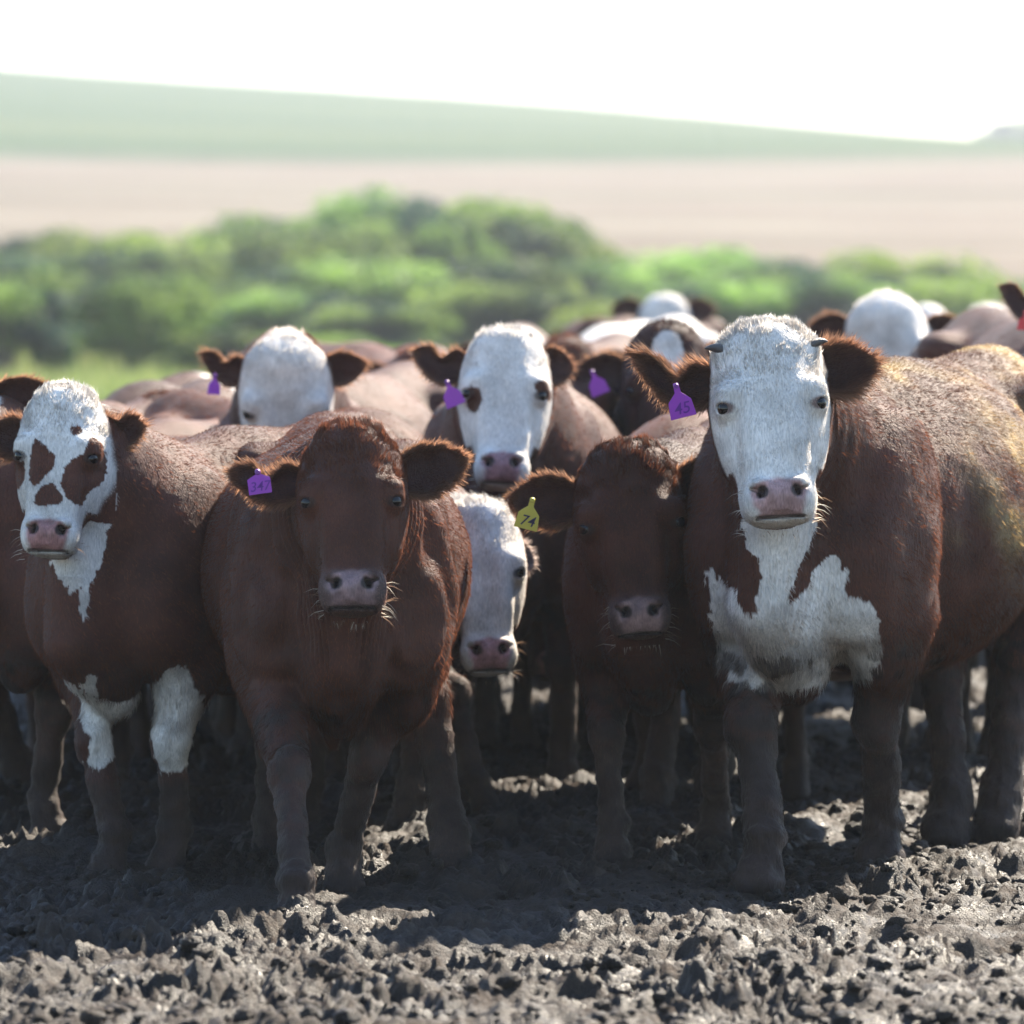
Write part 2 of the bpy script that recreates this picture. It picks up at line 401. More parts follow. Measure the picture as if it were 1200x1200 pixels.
# ------------------------------------------------------------------ cattle: implicit body -> one continuous mesh
def surface_nets(F, xs, ys, zs):
    nx, ny, nz = F.shape
    neg = F < 0
    cnt = np.zeros((nx - 1, ny - 1, nz - 1), np.int8)
    for a in (0, 1):
        for b in (0, 1):
            for c in (0, 1):
                cnt += neg[a:nx - 1 + a, b:ny - 1 + b, c:nz - 1 + c]
    act = (cnt > 0) & (cnt < 8)
    ci, cj, ck = np.nonzero(act)
    vid = np.full(act.shape, -1, np.int32); vid[ci, cj, ck] = np.arange(len(ci))
    acc = np.zeros((len(ci), 3)); w = np.zeros(len(ci))
    co = [(a, b, c) for a in (0, 1) for b in (0, 1) for c in (0, 1)]
    val = {q: F[ci + q[0], cj + q[1], ck + q[2]] for q in co}
    for q in co:
        for ax in range(3):
            if q[ax]: continue
            q2 = list(q); q2[ax] = 1; q2 = tuple(q2)
            fa, fb = val[q], val[q2]
            cr = (fa < 0) != (fb < 0)
            t = fa[cr] / (fa[cr] - fb[cr])
            p = np.stack([xs[ci[cr] + q[0]], ys[cj[cr] + q[1]], zs[ck[cr] + q[2]]], 1)
            p2 = np.stack([xs[ci[cr] + q2[0]], ys[cj[cr] + q2[1]], zs[ck[cr] + q2[2]]], 1)
            acc[cr] += p + (p2 - p) * t[:, None]; w[cr] += 1
    V = acc / w[:, None]
    quads = []
    for ax in range(3):
        sl0 = [slice(1, -1)] * 3; sl0[ax] = slice(0, -1)
        sl1 = [slice(1, -1)] * 3; sl1[ax] = slice(1, None)
        n0 = neg[tuple(sl0)]; n1 = neg[tuple(sl1)]
        i, j, k = np.nonzero(n0 != n1)
        flip = ~n0[i, j, k]
        base = [i, j, k]; b1, b2 = [(1, 2), (2, 0), (0, 1)][ax]
        for o in (b1, b2): base[o] = base[o] + 1
        def cell(d1, d2):
            q = list(base); q[b1] = q[b1] + d1; q[b2] = q[b2] + d2
            return vid[q[0], q[1], q[2]]
        Q = np.stack([cell(-1, -1), cell(0, -1), cell(0, 0), cell(-1, 0)], 1)
        Q[flip] = Q[flip][:, ::-1]
        quads.append(Q)
    return V, np.concatenate(quads)

def smin(a, b, k):
    h = np.clip(.5 + .5 * (b - a) / k, 0, 1)
    return b + (a - b) * h - k * h * (1 - h)
def smax(a, b, k): return -smin(-a, -b, k)

class Field:
    def __init__(s, xs, ys, zs):
        s.x, s.y, s.z = [v.astype(np.float32) for v in (xs, ys, zs)]
        s.d = np.full((len(xs), len(ys), len(zs)), .25, np.float32)
    def sub(s, lo, hi):
        r = []
        for ax, v in enumerate((s.x, s.y, s.z)):
            a = np.searchsorted(v, lo[ax]); b = np.searchsorted(v, hi[ax])
            if b - a < 1: return None
            r.append(slice(a, b))
        return tuple(r)
    def grid(s, r):
        return s.x[r[0]][:, None, None], s.y[r[1]][None, :, None], s.z[r[2]][None, None, :]
    def ell(s, c, r, k=.05, rot=None, sub=False):
        m = max(r) + k + .05
        q = s.sub([c[i] - m for i in range(3)], [c[i] + m for i in range(3)])
        if q is None: return
        X, Y, Z = s.grid(q)
        a, b, e = X - c[0], Y - c[1], Z - c[2]
        if rot is not None:
            R = np.array(rot.to_3x3()).T
            a, b, e = [R[i, 0] * a + R[i, 1] * b + R[i, 2] * e for i in range(3)]
        k0 = np.sqrt((a / r[0]) ** 2 + (b / r[1]) ** 2 + (e / r[2]) ** 2) + 1e-6
        k1 = np.sqrt((a / r[0] ** 2) ** 2 + (b / r[1] ** 2) ** 2 + (e / r[2] ** 2) ** 2) + 1e-6
        d = k0 * (k0 - 1) / k1
        s.d[q] = smax(s.d[q], -d, k) if sub else smin(s.d[q], d, k)
    def cap(s, p0, p1, r0, r1, k=.04, flat=None):
        p0 = np.array(p0, float); p1 = np.array(p1, float); m = max(r0, r1) + k + .05
        q = s.sub(np.minimum(p0, p1) - m, np.maximum(p0, p1) + m)
        if q is None: return
        X, Y, Z = s.grid(q); v = p1 - p0; L2 = float(v @ v) + 1e-9
        t = np.clip(((X - p0[0]) * v[0] + (Y - p0[1]) * v[1] + (Z - p0[2]) * v[2]) / L2, 0, 1)
        a = X - p0[0] - t * v[0]; b = Y - p0[1] - t * v[1]; e = Z - p0[2] - t * v[2]
        if flat: a = a / flat[0]; b = b / flat[1]; e = e / flat[2]
        d = np.sqrt(a * a + b * b + e * e) - (r0 + (r1 - r0) * t)
        s.d[q] = smin(s.d[q], d, k)

HZ = np.array([-.56, -.475, -.455, -.435, -.40, -.365, -.31, -.25, -.19, -.11, -.05, 0, .03, .10])
HW = np.array([.04, .064, .076, .082, .087, .087, .098, .114, .123, .119, .111, .090, .070, .04])
HF = np.array([-.02, -.040, -.052, -.060, -.064, -.060, -.053, -.05, -.047, -.04, -.028, -.008, .02, .05])
HB = np.array([.02, .050, .068, .080, .095, .115, .155, .195, .215, .215, .20, .17, .14, .12])

def head_sdf(X, Y, Z, mz=1.0, slim=1.0, poll=0):
    w = np.interp(Z, HZ, HW).astype(np.float32) + poll * sstep(-.12, -.03, Z).astype(np.float32); yf = np.interp(Z, HZ, HF).astype(np.float32); yb = np.interp(Z, HZ, HB).astype(np.float32)
    w = w * np.where(Z < -.33, mz, 1 + (mz - 1) * np.clip((Z + .22) / -.11, 0, 1)) * slim
    yc = (yf + yb) / 2; b = (yb - yf) / 2
    v = (Y - yc) / b
    wn = w * (1 - .22 * np.clip(v, 0, 1) ** 1.3 - (.13 + .10 * sstep(-.34, -.28, Z)) * np.clip(-v, 0, 1.2) ** 2)
    ex = (2.5 - .35 * sstep(-.33, -.40, Z)).astype(np.float32); nrm = (np.abs(X / wn) ** ex + np.abs(v) ** ex) ** (1 / ex)
    d = (nrm - 1) * np.minimum(wn, b) * .9
    d = smax(d, Z + .008 + .9 * np.clip(Y - .05, 0, 1), .045)
    d = smax(d, -(Z + .458) + .15 * np.clip(-Y - .0, 0, 1), .03)
    return d

def ell_d(X, Y, Z, c, r):
    a, b, e = X - c[0], Y - c[1], Z - c[2]
    k0 = np.sqrt((a / r[0]) ** 2 + (b / r[1]) ** 2 + (e / r[2]) ** 2) + 1e-6
    k1 = np.sqrt((a / r[0] ** 2) ** 2 + (b / r[1] ** 2) ** 2 + (e / r[2] ** 2) ** 2) + 1e-6
    return k0 * (k0 - 1) / k1

def head_full(X, Y, Z, mz, slim, fine, poll=0):
    d = head_sdf(X, Y, Z, mz, slim, poll)
    for s in (-1, 1):
        d = smin(d, ell_d(X, Y, Z, (s * .092 * slim, -.014, -.154), (.028, .022, .014)), .055)      # brow
        d = smin(d, ell_d(X, Y, Z, (s * .088 * slim, .10, -.24), (.030, .085, .10)), .05)           # cheek
        d = smin(d, ell_d(X, Y, Z, (s * .045 * mz, -.038, -.405), (.038, .040, .048)), .025)        # muzzle pad
        d = smin(d, ell_d(X, Y, Z, (s * .05, -.030, -.27), (.02, .02, .09)), .03)                   # nasal ridge edge
        if fine:
            d = smin(d, ell_d(X, Y, Z, (s * .103 * slim, -.006, -.188), (.020, .026, .022)), .03)  # lids
            d = smax(d, -ell_d(X, Y, Z, (s * .121 * slim, -.031, -.191), (.021, .0235, .0112)), .005) # eye opening
            a = X * s
            d = smax(d, -ell_d(a + (Z + .392) * .45, Y, Z, (.037 * mz, -.080, -.394), (.0125, .028, .0145)), .007)
            d = smax(d, -ell_d(a, Y, Z - (a - .05 * mz) * .35, (.052 * mz, -.064, -.388), (.014, .016, .006)), .006)
            d = smin(d, ell_d(X, Y, Z, (s * .040 * mz, -.070, -.373), (.019, .014, .009)), .012)    # nostril rim
            d = smin(d, ell_d(X, Y, Z, (s * .020 * mz, -.072, -.398), (.011, .012, .018)), .012)
    if fine:
        d = smin(d, ell_d(X, Y, Z, (0, -.064, -.408), (.03, .012, .026)), .015)
        g = np.abs(Z + .447 + .05 * np.abs(X) ) - .0016 + .35 * np.maximum(np.abs(X) - .052, 0)
        d = np.where(Y < .05, smax(d, -smax(g, -(d + .010), .002), .003), d)
    d = smin(d, ell_d(X, Y, Z, (0, .020, -.446), (.048 * mz, .050, .014)), .012)                   # lower lip
    d = smin(d, ell_d(X, Y, Z, (0, .045, -.022), (.06, .05, .03)), .05)                              # poll
    return d

def spacing(lo, hi, flo, fhi, c, f):
    v = [lo]; 
    while v[-1] < hi:
        x = v[-1]; dist = max(0, flo - x, x - fhi)
        v.append(x + min(c, f + dist * .10))
    return np.array(v)

def ear_geo(b, ax, up, L, Wd, notch=0, curl=0, droop=0, cup=1.0, twist=0, nt=34, ns=19):
    """cupped leaf ear in head space -> verts, faces, flow, length, edge factor, inner factor"""
    ax = np.array(ax, float); ax /= np.linalg.norm(ax); up = np.array(up, float); up -= ax * (up @ ax); up /= np.linalg.norm(up)
    nrm = np.cross(ax, up)
    if nrm[1] < 0: nrm = -nrm       # backwards (+Y): the cup bulges to the back
    T = np.linspace(0, 1, nt); S = np.linspace(-1, 1, ns)
    prof = np.interp(T, [0, .12, .32, .5, .72, .88, 1], [.36, .56, .90, 1, .80, .46, .04])
    V = []; FL = []; ED = []; IN = []
    for side in (0, 1):
        for i, t in enumerate(T):
            ph = (1.45 - .75 * t) * cup
            h = Wd * .5 * prof[i]
            c = np.array(b) + ax * L * t + up * (curl * max(0, t - .35) ** 2 * 2.2 - droop * t * t)
            for j, s in enumerate(S):
                hh = h * (1 - (notch * math.exp(-((t - .55) / .13) ** 2) if s > 0 else 0))
                fold = curl * 2.2 * max(0, t - .6) * max(0, s)
                k = math.sin(s * ph) / math.sin(min(ph, 1.5))
                a_ = up * hh * k
                dep = nrm * h * (math.cos(s * ph) - math.cos(ph)) * .95 / max(.3, math.sin(min(ph, 1.5)))
                if twist:
                    dep = dep + nrm * twist * h * s * t
                p = c + a_ + dep - nrm * fold * .2
                th = .0045 * math.sqrt(max(0, 1 - s * s)) * (1 if t < .98 else .2) + .0012
                p = p + nrm * th * (1 if side == 0 else -1)
                V.append(p); e = abs(s) ** 3; FL.append(ax * (.5 + t * .6) + up * (math.copysign(1, s) * e * (1.0)) + nrm * (.25 if side == 0 else -.15))
                ED.append(max(e, float(sstep(.8, 1, t)))); IN.append(float(side))
    V = np.array(V); FL = np.array(FL); F = []
    o = nt * ns
    for i in range(nt - 1):
        for j in range(ns - 1):
            a = i * ns + j; F.append([a, a + ns, a + ns + 1, a + 1]); F.append([o + a, o + a + 1, o + a + ns + 1, o + a + ns])
        a = i * ns; F.append([a, o + a, o + a + ns, a + ns]); a = i * ns + ns - 1; F.append([a, a + ns, o + a + ns, o + a])
    for j in range(ns - 1):
        a = (nt - 1) * ns + j; F.append([a, o + a, o + a + 1, a + 1])
    F = np.array(F)
    # orient: outer side normals along +nrm
    f = F[0]; nn = np.cross(V[f[1]] - V[f[0]], V[f[2]] - V[f[0]])
    if nn @ nrm < 0: F = F[:, ::-1]
    return V, F, FL, np.array(ED), np.array(IN)

BROWN = np.array([.069, .0232, .0135]); WHITE = np.array([.66, .62, .58]); MUD = np.array([.025, .0165, .0135]); PINK = np.array([.33, .20, .19])
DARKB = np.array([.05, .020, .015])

def in_poly(x, z, poly):
    """signed-ish: 1 inside else 0"""
    for _ in range(2):
        poly = [q for i in range(len(poly)) for q in ((.75 * poly[i][0] + .25 * poly[(i + 1) % len(poly)][0], .75 * poly[i][1] + .25 * poly[(i + 1) % len(poly)][1]), (.25 * poly[i][0] + .75 * poly[(i + 1) % len(poly)][0], .25 * poly[i][1] + .75 * poly[(i + 1) % len(poly)][1]))]
    r = np.zeros(len(x), bool); n = len(poly)
    for i in range(n):
        x0, z0 = poly[i]; x1, z1 = poly[(i + 1) % n]
        c = ((z0 > z) != (z1 > z)); 
        with np.errstate(divide='ignore', invalid='ignore'):
            xi = x0 + (z - z0) * (x1 - x0) / (z1 - z0 + 1e-12)
        r ^= c & (x < xi)
    return r

def px_local(poly, hc, hs, d):
    """face-patch outline given in photo pixels -> head coordinates (head poll at pixel hc, distance d)"""
    m = FPX / d * hs
    return [((x - hc[0]) / m, -(z - hc[1]) / m) for x, z in poly]

def make_cow(label, px, d, yaw, s, head, coat, group='cattle standing in the muddy pen', hs=1.0, hyaw=0, hpitch=12, hroll=0, mz=1.0, slim=1.0,
             feet=None, lvl=1, fur=0, ears=None, tags=(), bw=1.0, brown=BROWN, horns=False, whisk=0, fold=0, neckw=1.0, deep=1.0, fill=1.0, furlen=1.0, hind=.19, leg=.90, eyes=True, shag=None, seed=0, back=0.0, poll=0.0, tuft=1.0, mudk=1.0):
    rng = np.random.default_rng(1000 + seed)
    loc = at(px, HORIZ, d); loc.z = -.02
    root = bpy.data.objects.new('cow', None); COL.objects.link(root)
    root.location = loc; root.rotation_euler = (0, 0, -math.radians(yaw)); root.scale = (s, s, s)
    Mw = Matrix.LocRotScale(loc, Euler((0, 0, -math.radians(yaw))), Vector((s, s, s))); Mi = Mw.inverted()
    tag(root, label, 'cow', group)
    # head frame (world)
    hp = at(head[0], head[1], head[2])
    Rw = Matrix.Rotation(math.radians(hyaw), 3, 'Z') @ Matrix.Rotation(-math.radians(hpitch), 3, 'X') @ Matrix.Rotation(math.radians(hroll), 3, 'Y')
    Rl = Matrix.Rotation(math.radians(yaw), 3, 'Z') @ Rw
    H0 = Mi @ hp; hk = hs / s
    R = np.array(Rl); h0 = np.array(H0)
    def h2l(p): return h0 + hk * (R @ np.array(p, float))
    corners = np.array([h2l((a, b, c)) for a in (-.15, .15) for b in (-.10, .2) for c in (-.49, .05)])
    lo = corners.min(0); hi = corners.max(0)
    c, f = [(.011, .0042), (.016, .0065), (.028, .011)][lvl]
    allx = [-.50, .50, lo[0] - .03, hi[0] + .03]
    xs = spacing(min(allx), max(allx), lo[0], hi[0], c, f)
    ys = spacing(min(-.50, lo[1] - .03), 1.75, lo[1], hi[1], c, f)
    zs = spacing(-.05, max(1.36, hi[2] + .04), lo[2], hi[2], c, f)
    F = Field(xs, ys, zs)
    # trunk
    F.ell((0, .02, .86), (.235 * bw, .32, .335 * deep), .05)
    F.ell((0, .62, .85), (.335 * bw, .56, .345 * deep), .08)
    F.ell((0, .50, .80), (.28 * bw, .40, .33 * deep), .10)
    F.ell((0, 1.16, .93), (.25 * bw, .36, .29), .10)
    F.cap((0, .02, 1.10), (0, .55, 1.10 + back), .085, .09, .10)
    F.cap((0, .55, 1.10 + back), (0, 1.30, 1.16), .09, .08, .10)
    F.cap((0, 1.25, 1.14), (0, 1.47, 1.06), .085, .05, .07)
    for sx in (-1, 1):
        F.ell((sx * .185 * bw, -.01, .84), (.095, .19, .29), .022, rot=Euler((math.radians(-12), 0, 0)).to_matrix())
        F.ell((sx * .14 * bw, -.15, .74), (.09, .11, .17), .07)
        F.ell((sx * .165 * bw, -.01, .62), (.085, .12, .17), .04)
        F.ell((sx * .30 * bw, .27, .80), (.03, .035, .26), .05, sub=True)
        F.ell((sx * .13, -.30, .95), (.035, .06, .17), .05, sub=True, rot=Euler((math.radians(-25), 0, 0)).to_matrix())
        F.ell((sx * .20 * bw, 1.05, 1.13), (.06, .09, .05), .08)
        F.ell((sx * .165 * bw, 1.28, .84), (.115, .20, .30), .07)
        F.ell((sx * .10, 1.44, 1.04), (.05, .06, .07), .06)
    F.ell((0, -.20, .68), (.12, .17, .19), .05)
    F.cap((0, -.30, .80), (0, -.12, .50), .06, .07, .06)
    # neck
    nb = h2l((0, .10, -.10)); nj = h2l((0, .12, -.27)); nm = (nb + np.array([0, .02, .95])) / 2 + np.array([0, 0, .02])
    F.cap((0, .05, .95), nm, .24 * neckw, .17 * neckw, .08, flat=None)
    F.cap(nm, nb, .165 * neckw, .105 * hk, .04)
    th = np.array([0, -.24, .74])
    F.cap(th, nj, .10, .07 * hk, .05)
    F.cap((th + nj) / 2 + [0, -.03, -.02], th + [0, -.10, -.08], .045, .07, .06)
    F.cap((0, -.05, .95), (nb + nj) / 2, .2 * neckw, .12 * hk, .08)
    # legs
    def foot(key, dx, dy):
        if feet and key in feet:
            p = feet[key]; w = at(p[0], HORIZ, p[1]); l = Mi @ Vector((w.x, w.y, 0)); return (l.x, l.y)
        return (dx, dy)
    fl, fr = foot('fl', -.15, -.02), foot('fr', .15, .02)
    rl, rr = foot('rl', -hind, 1.30), foot('rr', hind, 1.26)
    g = leg
    for sx, ft in ((-1, fl), (1, fr)):
        el = np.array([sx * .165 * bw, .03, .64]); kn = np.array([sx * .155 * .45 + ft[0] * .55, ft[1] * .62 - .025, .375]); fe = np.array([ft[0], ft[1] + .015, .12])
        F.cap((sx * .175 * bw, 0, .82), el, .115, .100, .03); F.cap(el, kn, .112 * g, .052 * g, .04)
        F.ell(kn + [0, -.012, 0], (.060 * g, .058 * g, .072), .018); F.cap(kn, fe, .045 * g, .041 * g, .02); F.cap(kn + [0, .03, -.05], fe + [0, .025, 0], .024 * g, .022 * g, .012)
        F.ell(fe, (.052 * g, .056 * g, .042), .018)
        F.cap(fe, (ft[0] - .018, ft[1] - .03, .02), .036 * g, .048 * g, .012); F.cap(fe, (ft[0] + .018, ft[1] - .03, .02), .036 * g, .048 * g, .012)
    for sx, ft in ((-1, rl), (1, rr)):
        st = np.array([sx * .175 * bw, 1.18, .66]); hk_ = np.array([sx * .17 * .4 + ft[0] * .6, ft[1] + .12, .47]); fe = np.array([ft[0], ft[1] + .03, .12])
        F.cap((sx * .165 * bw, 1.2, .85), st, .15, .12, .07); F.cap(st, hk_, .10, .058 * g, .05)
        F.cap(hk_ + [0, .03, .03], fe, .055 * g, .047 * g, .03); F.ell(fe, (.055 * g, .058 * g, .05), .03)
        F.cap(fe, (ft[0], ft[1] - .02, .02), .05 * g, .066 * g, .02)
    # head
    m = .12
    q = F.sub(lo - m, hi + m)
    X, Y, Z = F.grid(q)
    A, B, C = X - h0[0], Y - h0[1], Z - h0[2]
    hx, hy, hz = [(R[0, i] * A + R[1, i] * B + R[2, i] * C) / hk for i in range(3)]
    hd = head_full(hx, hy, hz, mz, slim, lvl < 2, poll) * hk
    # keep jowls of the neck away from the face: blend only behind
    F.d[q] = smin(F.d[q], hd.astype(np.float32), .035)
    V, Q = surface_nets(F.d, F.x.astype(float), F.y.astype(float), F.z.astype(float))
    del F
    nrm = None
    # skin folds / muscle waviness
    me0 = mesh_np('tmp', V, Q); nn = np.zeros(len(V) * 3, np.float32); me0.vertices.foreach_get('normal', nn); nn = nn.reshape(-1, 3); bpy.data.meshes.remove(me0)
    Hc = ((V - h0) @ R) / hk
    onhead = sstep(.30, .22, np.abs(Hc[:, 1])) * ((Hc[:, 2] > -.50) & (Hc[:, 2] < .08) & (np.abs(Hc[:, 0]) < .15) & (Hc[:, 1] < .20))
    dsp = .010 * fbm(V, 4.5, 2, 3 + seed) * (1 - onhead) + .0022 * fbm(V, 22, 2, 9 + seed) + sstep(.50, .40, V[:, 2]) * (.009 * sstep(.30, .12, V[:, 2]) * fbm(V, 34, 3, 15 + seed) + .0075 * fbm(V, 19, 2, 13 + seed) + .005 * np.abs(fbm(V, 48, 2, 14 + seed)))
    if fold:
        nk = sstep(.10, -.02, V[:, 1]) * sstep(.55, .70, V[:, 2]) * (1 - onhead) * sstep(.02, .06, np.abs(V[:, 0]))
        ph = np.arctan2(V[:, 0], V[:, 1] + .35) * 26 + fbm(V, 4, 2, 5) * 2.2
        dsp += fold * .0045 * np.sin(ph) * nk
    V = V + nn * dsp[:, None]
    nv = len(V)
    # flow of the hair
    FLw = np.stack([.0 * V[:, 0], .7 + 0 * V[:, 0], -.7 - 0 * V[:, 0]], 1)
    legm = sstep(.62, .5, V[:, 2]); FLw[:, 1] *= 1 - legm; 
    hf = np.stack([Hc[:, 0] * 5, 0 * Hc[:, 0], np.where(Hc[:, 2] > -.13, 1.0, -.8)], 1)
    hf = hf @ R.T
    FLw = FLw * (1 - onhead[:, None]) + hf * onhead[:, None]
    LEN = (.013 + .010 * sstep(.7, .5, V[:, 2]) * sstep(.35, .5, V[:, 2]) ) * furlen * (1 - onhead)
    LEN += onhead * (.0065 + (.014 * sstep(-.05, .0, Hc[:, 2]) + .007 * sstep(-.18, -.08, Hc[:, 2])) * tuft)
    nose = onhead * (Hc[:, 1] < .0) * sstep(-.352, -.368, Hc[:, 2] + .25 * np.abs(Hc[:, 0])) * sstep(-.450, -.443, Hc[:, 2] + .10 * np.abs(Hc[:, 0])) * sstep(.012, -.006, np.abs(Hc[:, 0]) - mz * np.interp(Hc[:, 2], [-.44, -.42, -.395, -.365], [.050, .056, .062, .040]) + .15 * fbm(V, 40, 2, 8) * .06)
    LEN *= 1 - .9 * nose
    # colours
    W = np.array([(Mw @ Vector(v))[:] for v in ()]) if False else (V @ np.array(Mw.to_3x3()).T + np.array(loc))
    wob = fbm(V, 9, 3, 17 + seed) * .035
    white = np.zeros(nv)
    fz = onhead > .3
    white = np.maximum(white, coat.get('face', 0) * fz * sstep(.085, .06, Hc[:, 1] + wob * .6 + .05 * (Hc[:, 2] < -.33)))
    if coat.get('face') and coat.get('poll', 1): white = np.maximum(white, fz * sstep(-.03, .0, Hc[:, 2] + wob))
    if 'blaze' in coat:
        b0, zlo, zhi = coat['blaze']; white = np.maximum(white, fz * ((Hc[:, 0] / b0) ** 2 + ((Hc[:, 2] - (zlo + zhi) / 2) / ((zhi - zlo) / 2)) ** 2 + wob * 14 < 1) * (Hc[:, 1] < .06))
    for poly in coat.get('patches', []):
        pin = in_poly(Hc[:, 0] + wob * .3 + .004 * vnoise(V * 120, 5), Hc[:, 2] + wob * .2 + .005 * vnoise(V * 90, 6), poly) & fz & (Hc[:, 1] < .10)
        white[pin] = 0
    if 'chest' in coat:
        for poly, dd, sgn in coat['chest']:
            wp = [at(a, b, dd) for a, b in poly]; wp = [(p.x / dd, (p.z - HC) / dd) for p in wp]
            u = W[:, 0] / dd; v = (W[:, 2] - HC) / dd
            wj = (fbm(V, 16, 3, 5 + seed) * .028 + vnoise(V * np.array([95., 95., 28.]), 7) * .009) / dd
            pin = in_poly(u + wj, v + wj * .8, wp) & ((onhead < .5) | ((Hc[:, 2] < -.35) & (Hc[:, 1] > .06))) & (V[:, 1] < .16)
            white[pin] = sgn
    if coat.get('back'):
        bk = fbm(V * np.array([1, .6, .5]), 2.2, 3, 71 + seed)
        white = np.maximum(white, (1 - onhead) * (bk + coat['back'] + .5 * (V[:, 2] - 1.0) > .3) * sstep(.7, .8, V[:, 2]))
    if coat.get('belly'): white = np.maximum(white, (1 - onhead) * (V[:, 2] < .62 + wob) * (V[:, 2] > .46) * (np.abs(V[:, 1] - .6) < .5))
    white = white[:, None]
    tone = (1 + .35 * fbm(V, 3, 3, 23 + seed) + .18 * fbm(V, 16, 2, 29))[:, None]
    C = brown * tone * (1 - white) + WHITE * (1 - .10 * np.clip(fbm(V, 12, 3, 31), 0, 1))[:, None] * white
    dirt = (np.clip(.4 * sstep(.05, .45, fbm(V, 8, 4, 33 + seed)) + .3 * sstep(.75, .45, V[:, 2]) * sstep(-.1, .3, fbm(V, 22, 3, 35)), 0, .7) * (1 - .75 * onhead))[:, None] * white; C = C * (1 - dirt) + np.array([.20, .15, .115]) * dirt
    C = np.clip(C, .01, .9)
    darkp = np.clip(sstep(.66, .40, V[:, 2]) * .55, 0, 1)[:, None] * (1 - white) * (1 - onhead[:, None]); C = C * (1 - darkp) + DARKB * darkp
    mf = fbm(V, 7, 3, 41 + seed)
    mud = .55 * sstep(.48, .36, V[:, 2] + .10 * mf) + .5 * sstep(.33, .10, V[:, 2] + .1 * mf) + .4 * sstep(.48, .36, V[:, 2]) * sstep(0, .2, fbm(V, 18, 3, 49)) + sstep(.62, .50, V[:, 2]) * (mf > .18) * .8
    mud += .75 * sstep(.62, .5, V[:, 2]) * sstep(.1, .25, fbm(V, 26, 3, 43 + seed))
    mud = np.clip(mud * (1 - (1 - mudk) * sstep(.30 - .09 * (mudk < .3), .38 - .09 * (mudk < .3), V[:, 2])), 0, .9)[:, None] * (1 - onhead[:, None])
    C = C * (1 - mud) + MUD * (1 + .9 * fbm(V, 26, 3, 45) + .9 * sstep(.1, .4, fbm(V, 9, 3, 46 + seed)))[:, None] * mud
    if 'flank_tan' in coat:
        du = np.clip(coat['flank_tan'] * sstep(-.25, .25, fbm(V, 5, 3, 51)) * (.6 + .5 * sstep(-.1, .3, fbm(V, 24, 2, 53))) * sstep(.1, .4, V[:, 1]) * sstep(.62, .85, V[:, 2]), 0, 1)[:, None] * (1 - white)
        C = C * (1 - du) + np.array([.30, .22, .10]) * du  # clumpy golden tan blended over the upper flank behind the shoulder
    pk = coat.get('nose', PINK)
    if not coat.get('face'):
        rg = (onhead * (Hc[:, 1] < .03) * sstep(-.345, -.385, Hc[:, 2]))[:, None] * .45; C = C * (1 - rg) + np.array([.12, .10, .10]) * rg
    C = C * (1 - nose[:, None]) + pk * (1 + .5 * fbm(V, 55, 3, 61) + .3 * fbm(V, 14, 2, 62))[:, None] * nose[:, None]
    lid = np.zeros(nv)
    for sx in (-1, 1):
        e = np.sqrt(((Hc[:, 0] - sx * (.106 - .35 * np.clip(-.20 - Hc[:, 2], 0, .03)) * slim) / 1.1) ** 2 + (Hc[:, 1] + .028) ** 2 + ((Hc[:, 2] + .192) * 1.5) ** 2)
        lid = np.maximum(lid, sstep(.0255, .016, e))
    lid *= onhead
    C = C * (1 - lid[:, None] * .85) + np.array(coat.get('lid', (.035, .02, .018))) * lid[:, None] * .85
    nos = np.zeros(nv)
    for sx in (-1, 1):
        nos = np.maximum(nos, sstep(.0155, .010, np.sqrt((Hc[:, 0] - sx * .037 * mz) ** 2 + ((Hc[:, 2] + .394) * .9) ** 2)))
    C = C * (1 - (nos * onhead * (Hc[:, 1] < 0))[:, None] * .9)
    mo = onhead * (Hc[:, 1] < .04) * (np.abs(Hc[:, 0]) < .056) * sstep(.006, .002, np.abs(Hc[:, 2] + .447 + .05 * np.abs(Hc[:, 0])))
    C = C * (1 - .75 * mo[:, None])
    gloss = np.clip(nose * .9 + lid, 0, 1)
    furc = C.copy()
    # ears
    Vs = [V]; Fs = [Q]; FLs = [FLw]; LNs = [LEN]; Cs = [C]; Gs = [gloss]
    ear_tri = []
    base = nv
    ears = ears or [dict(), dict()]
    for sx, e in zip((-1, 1), ears):
        e = dict(e); L = e.get('L', .19); up = e.get('up', .1); bk = e.get('bk', .15)
        EV, EF, EFL, ED, IN = ear_geo((sx * .085 * slim, .085, e.get('z', -.105)), (sx, bk, up), e.get('updir', (0, .0, 1)), L, e.get('W', .115), e.get('notch', 0), e.get('curl', 0), e.get('droop', 0), e.get('cup', 1.0), e.get('twist', 0))
        EV = EV + .0015 * fbm(EV, 30, 2, 7)[:, None]
        Vs.append(h0 + hk * (EV @ R.T)); FLs.append(EFL @ R.T); Fs.append(EF + base); base += len(EV)
        ec = np.array(e.get('col', brown * 1.0)); inn = IN[:, None] * (1 - ED[:, None])
        cc = ec * (1 + .3 * fbm(EV, 20, 2, 3))[:, None]
        cc = cc * (1 - .7 * ED[:, None]) + np.array([.20, .115, .07]) * .7 * ED[:, None]; cc = cc * (1 - inn * .8) + np.array([.045, .018, .018]) * inn * .8  # backlit rim painted as tan edges, inside of the cup painted darker
        Cs.append(np.clip(cc, .008, .8)); LNs.append((.008 + .020 * ED) * e.get('fl', 1.0)); Gs.append(np.zeros(len(EV)))
    V = np.concatenate(Vs); FLw = np.concatenate(FLs); LEN = np.concatenate(LNs); C = np.concatenate(Cs); G = np.concatenate(Gs)
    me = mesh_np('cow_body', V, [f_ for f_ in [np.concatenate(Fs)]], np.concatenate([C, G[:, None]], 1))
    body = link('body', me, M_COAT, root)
    # tail hangs behind: its own part with a tuft
    tp = []; tr = []
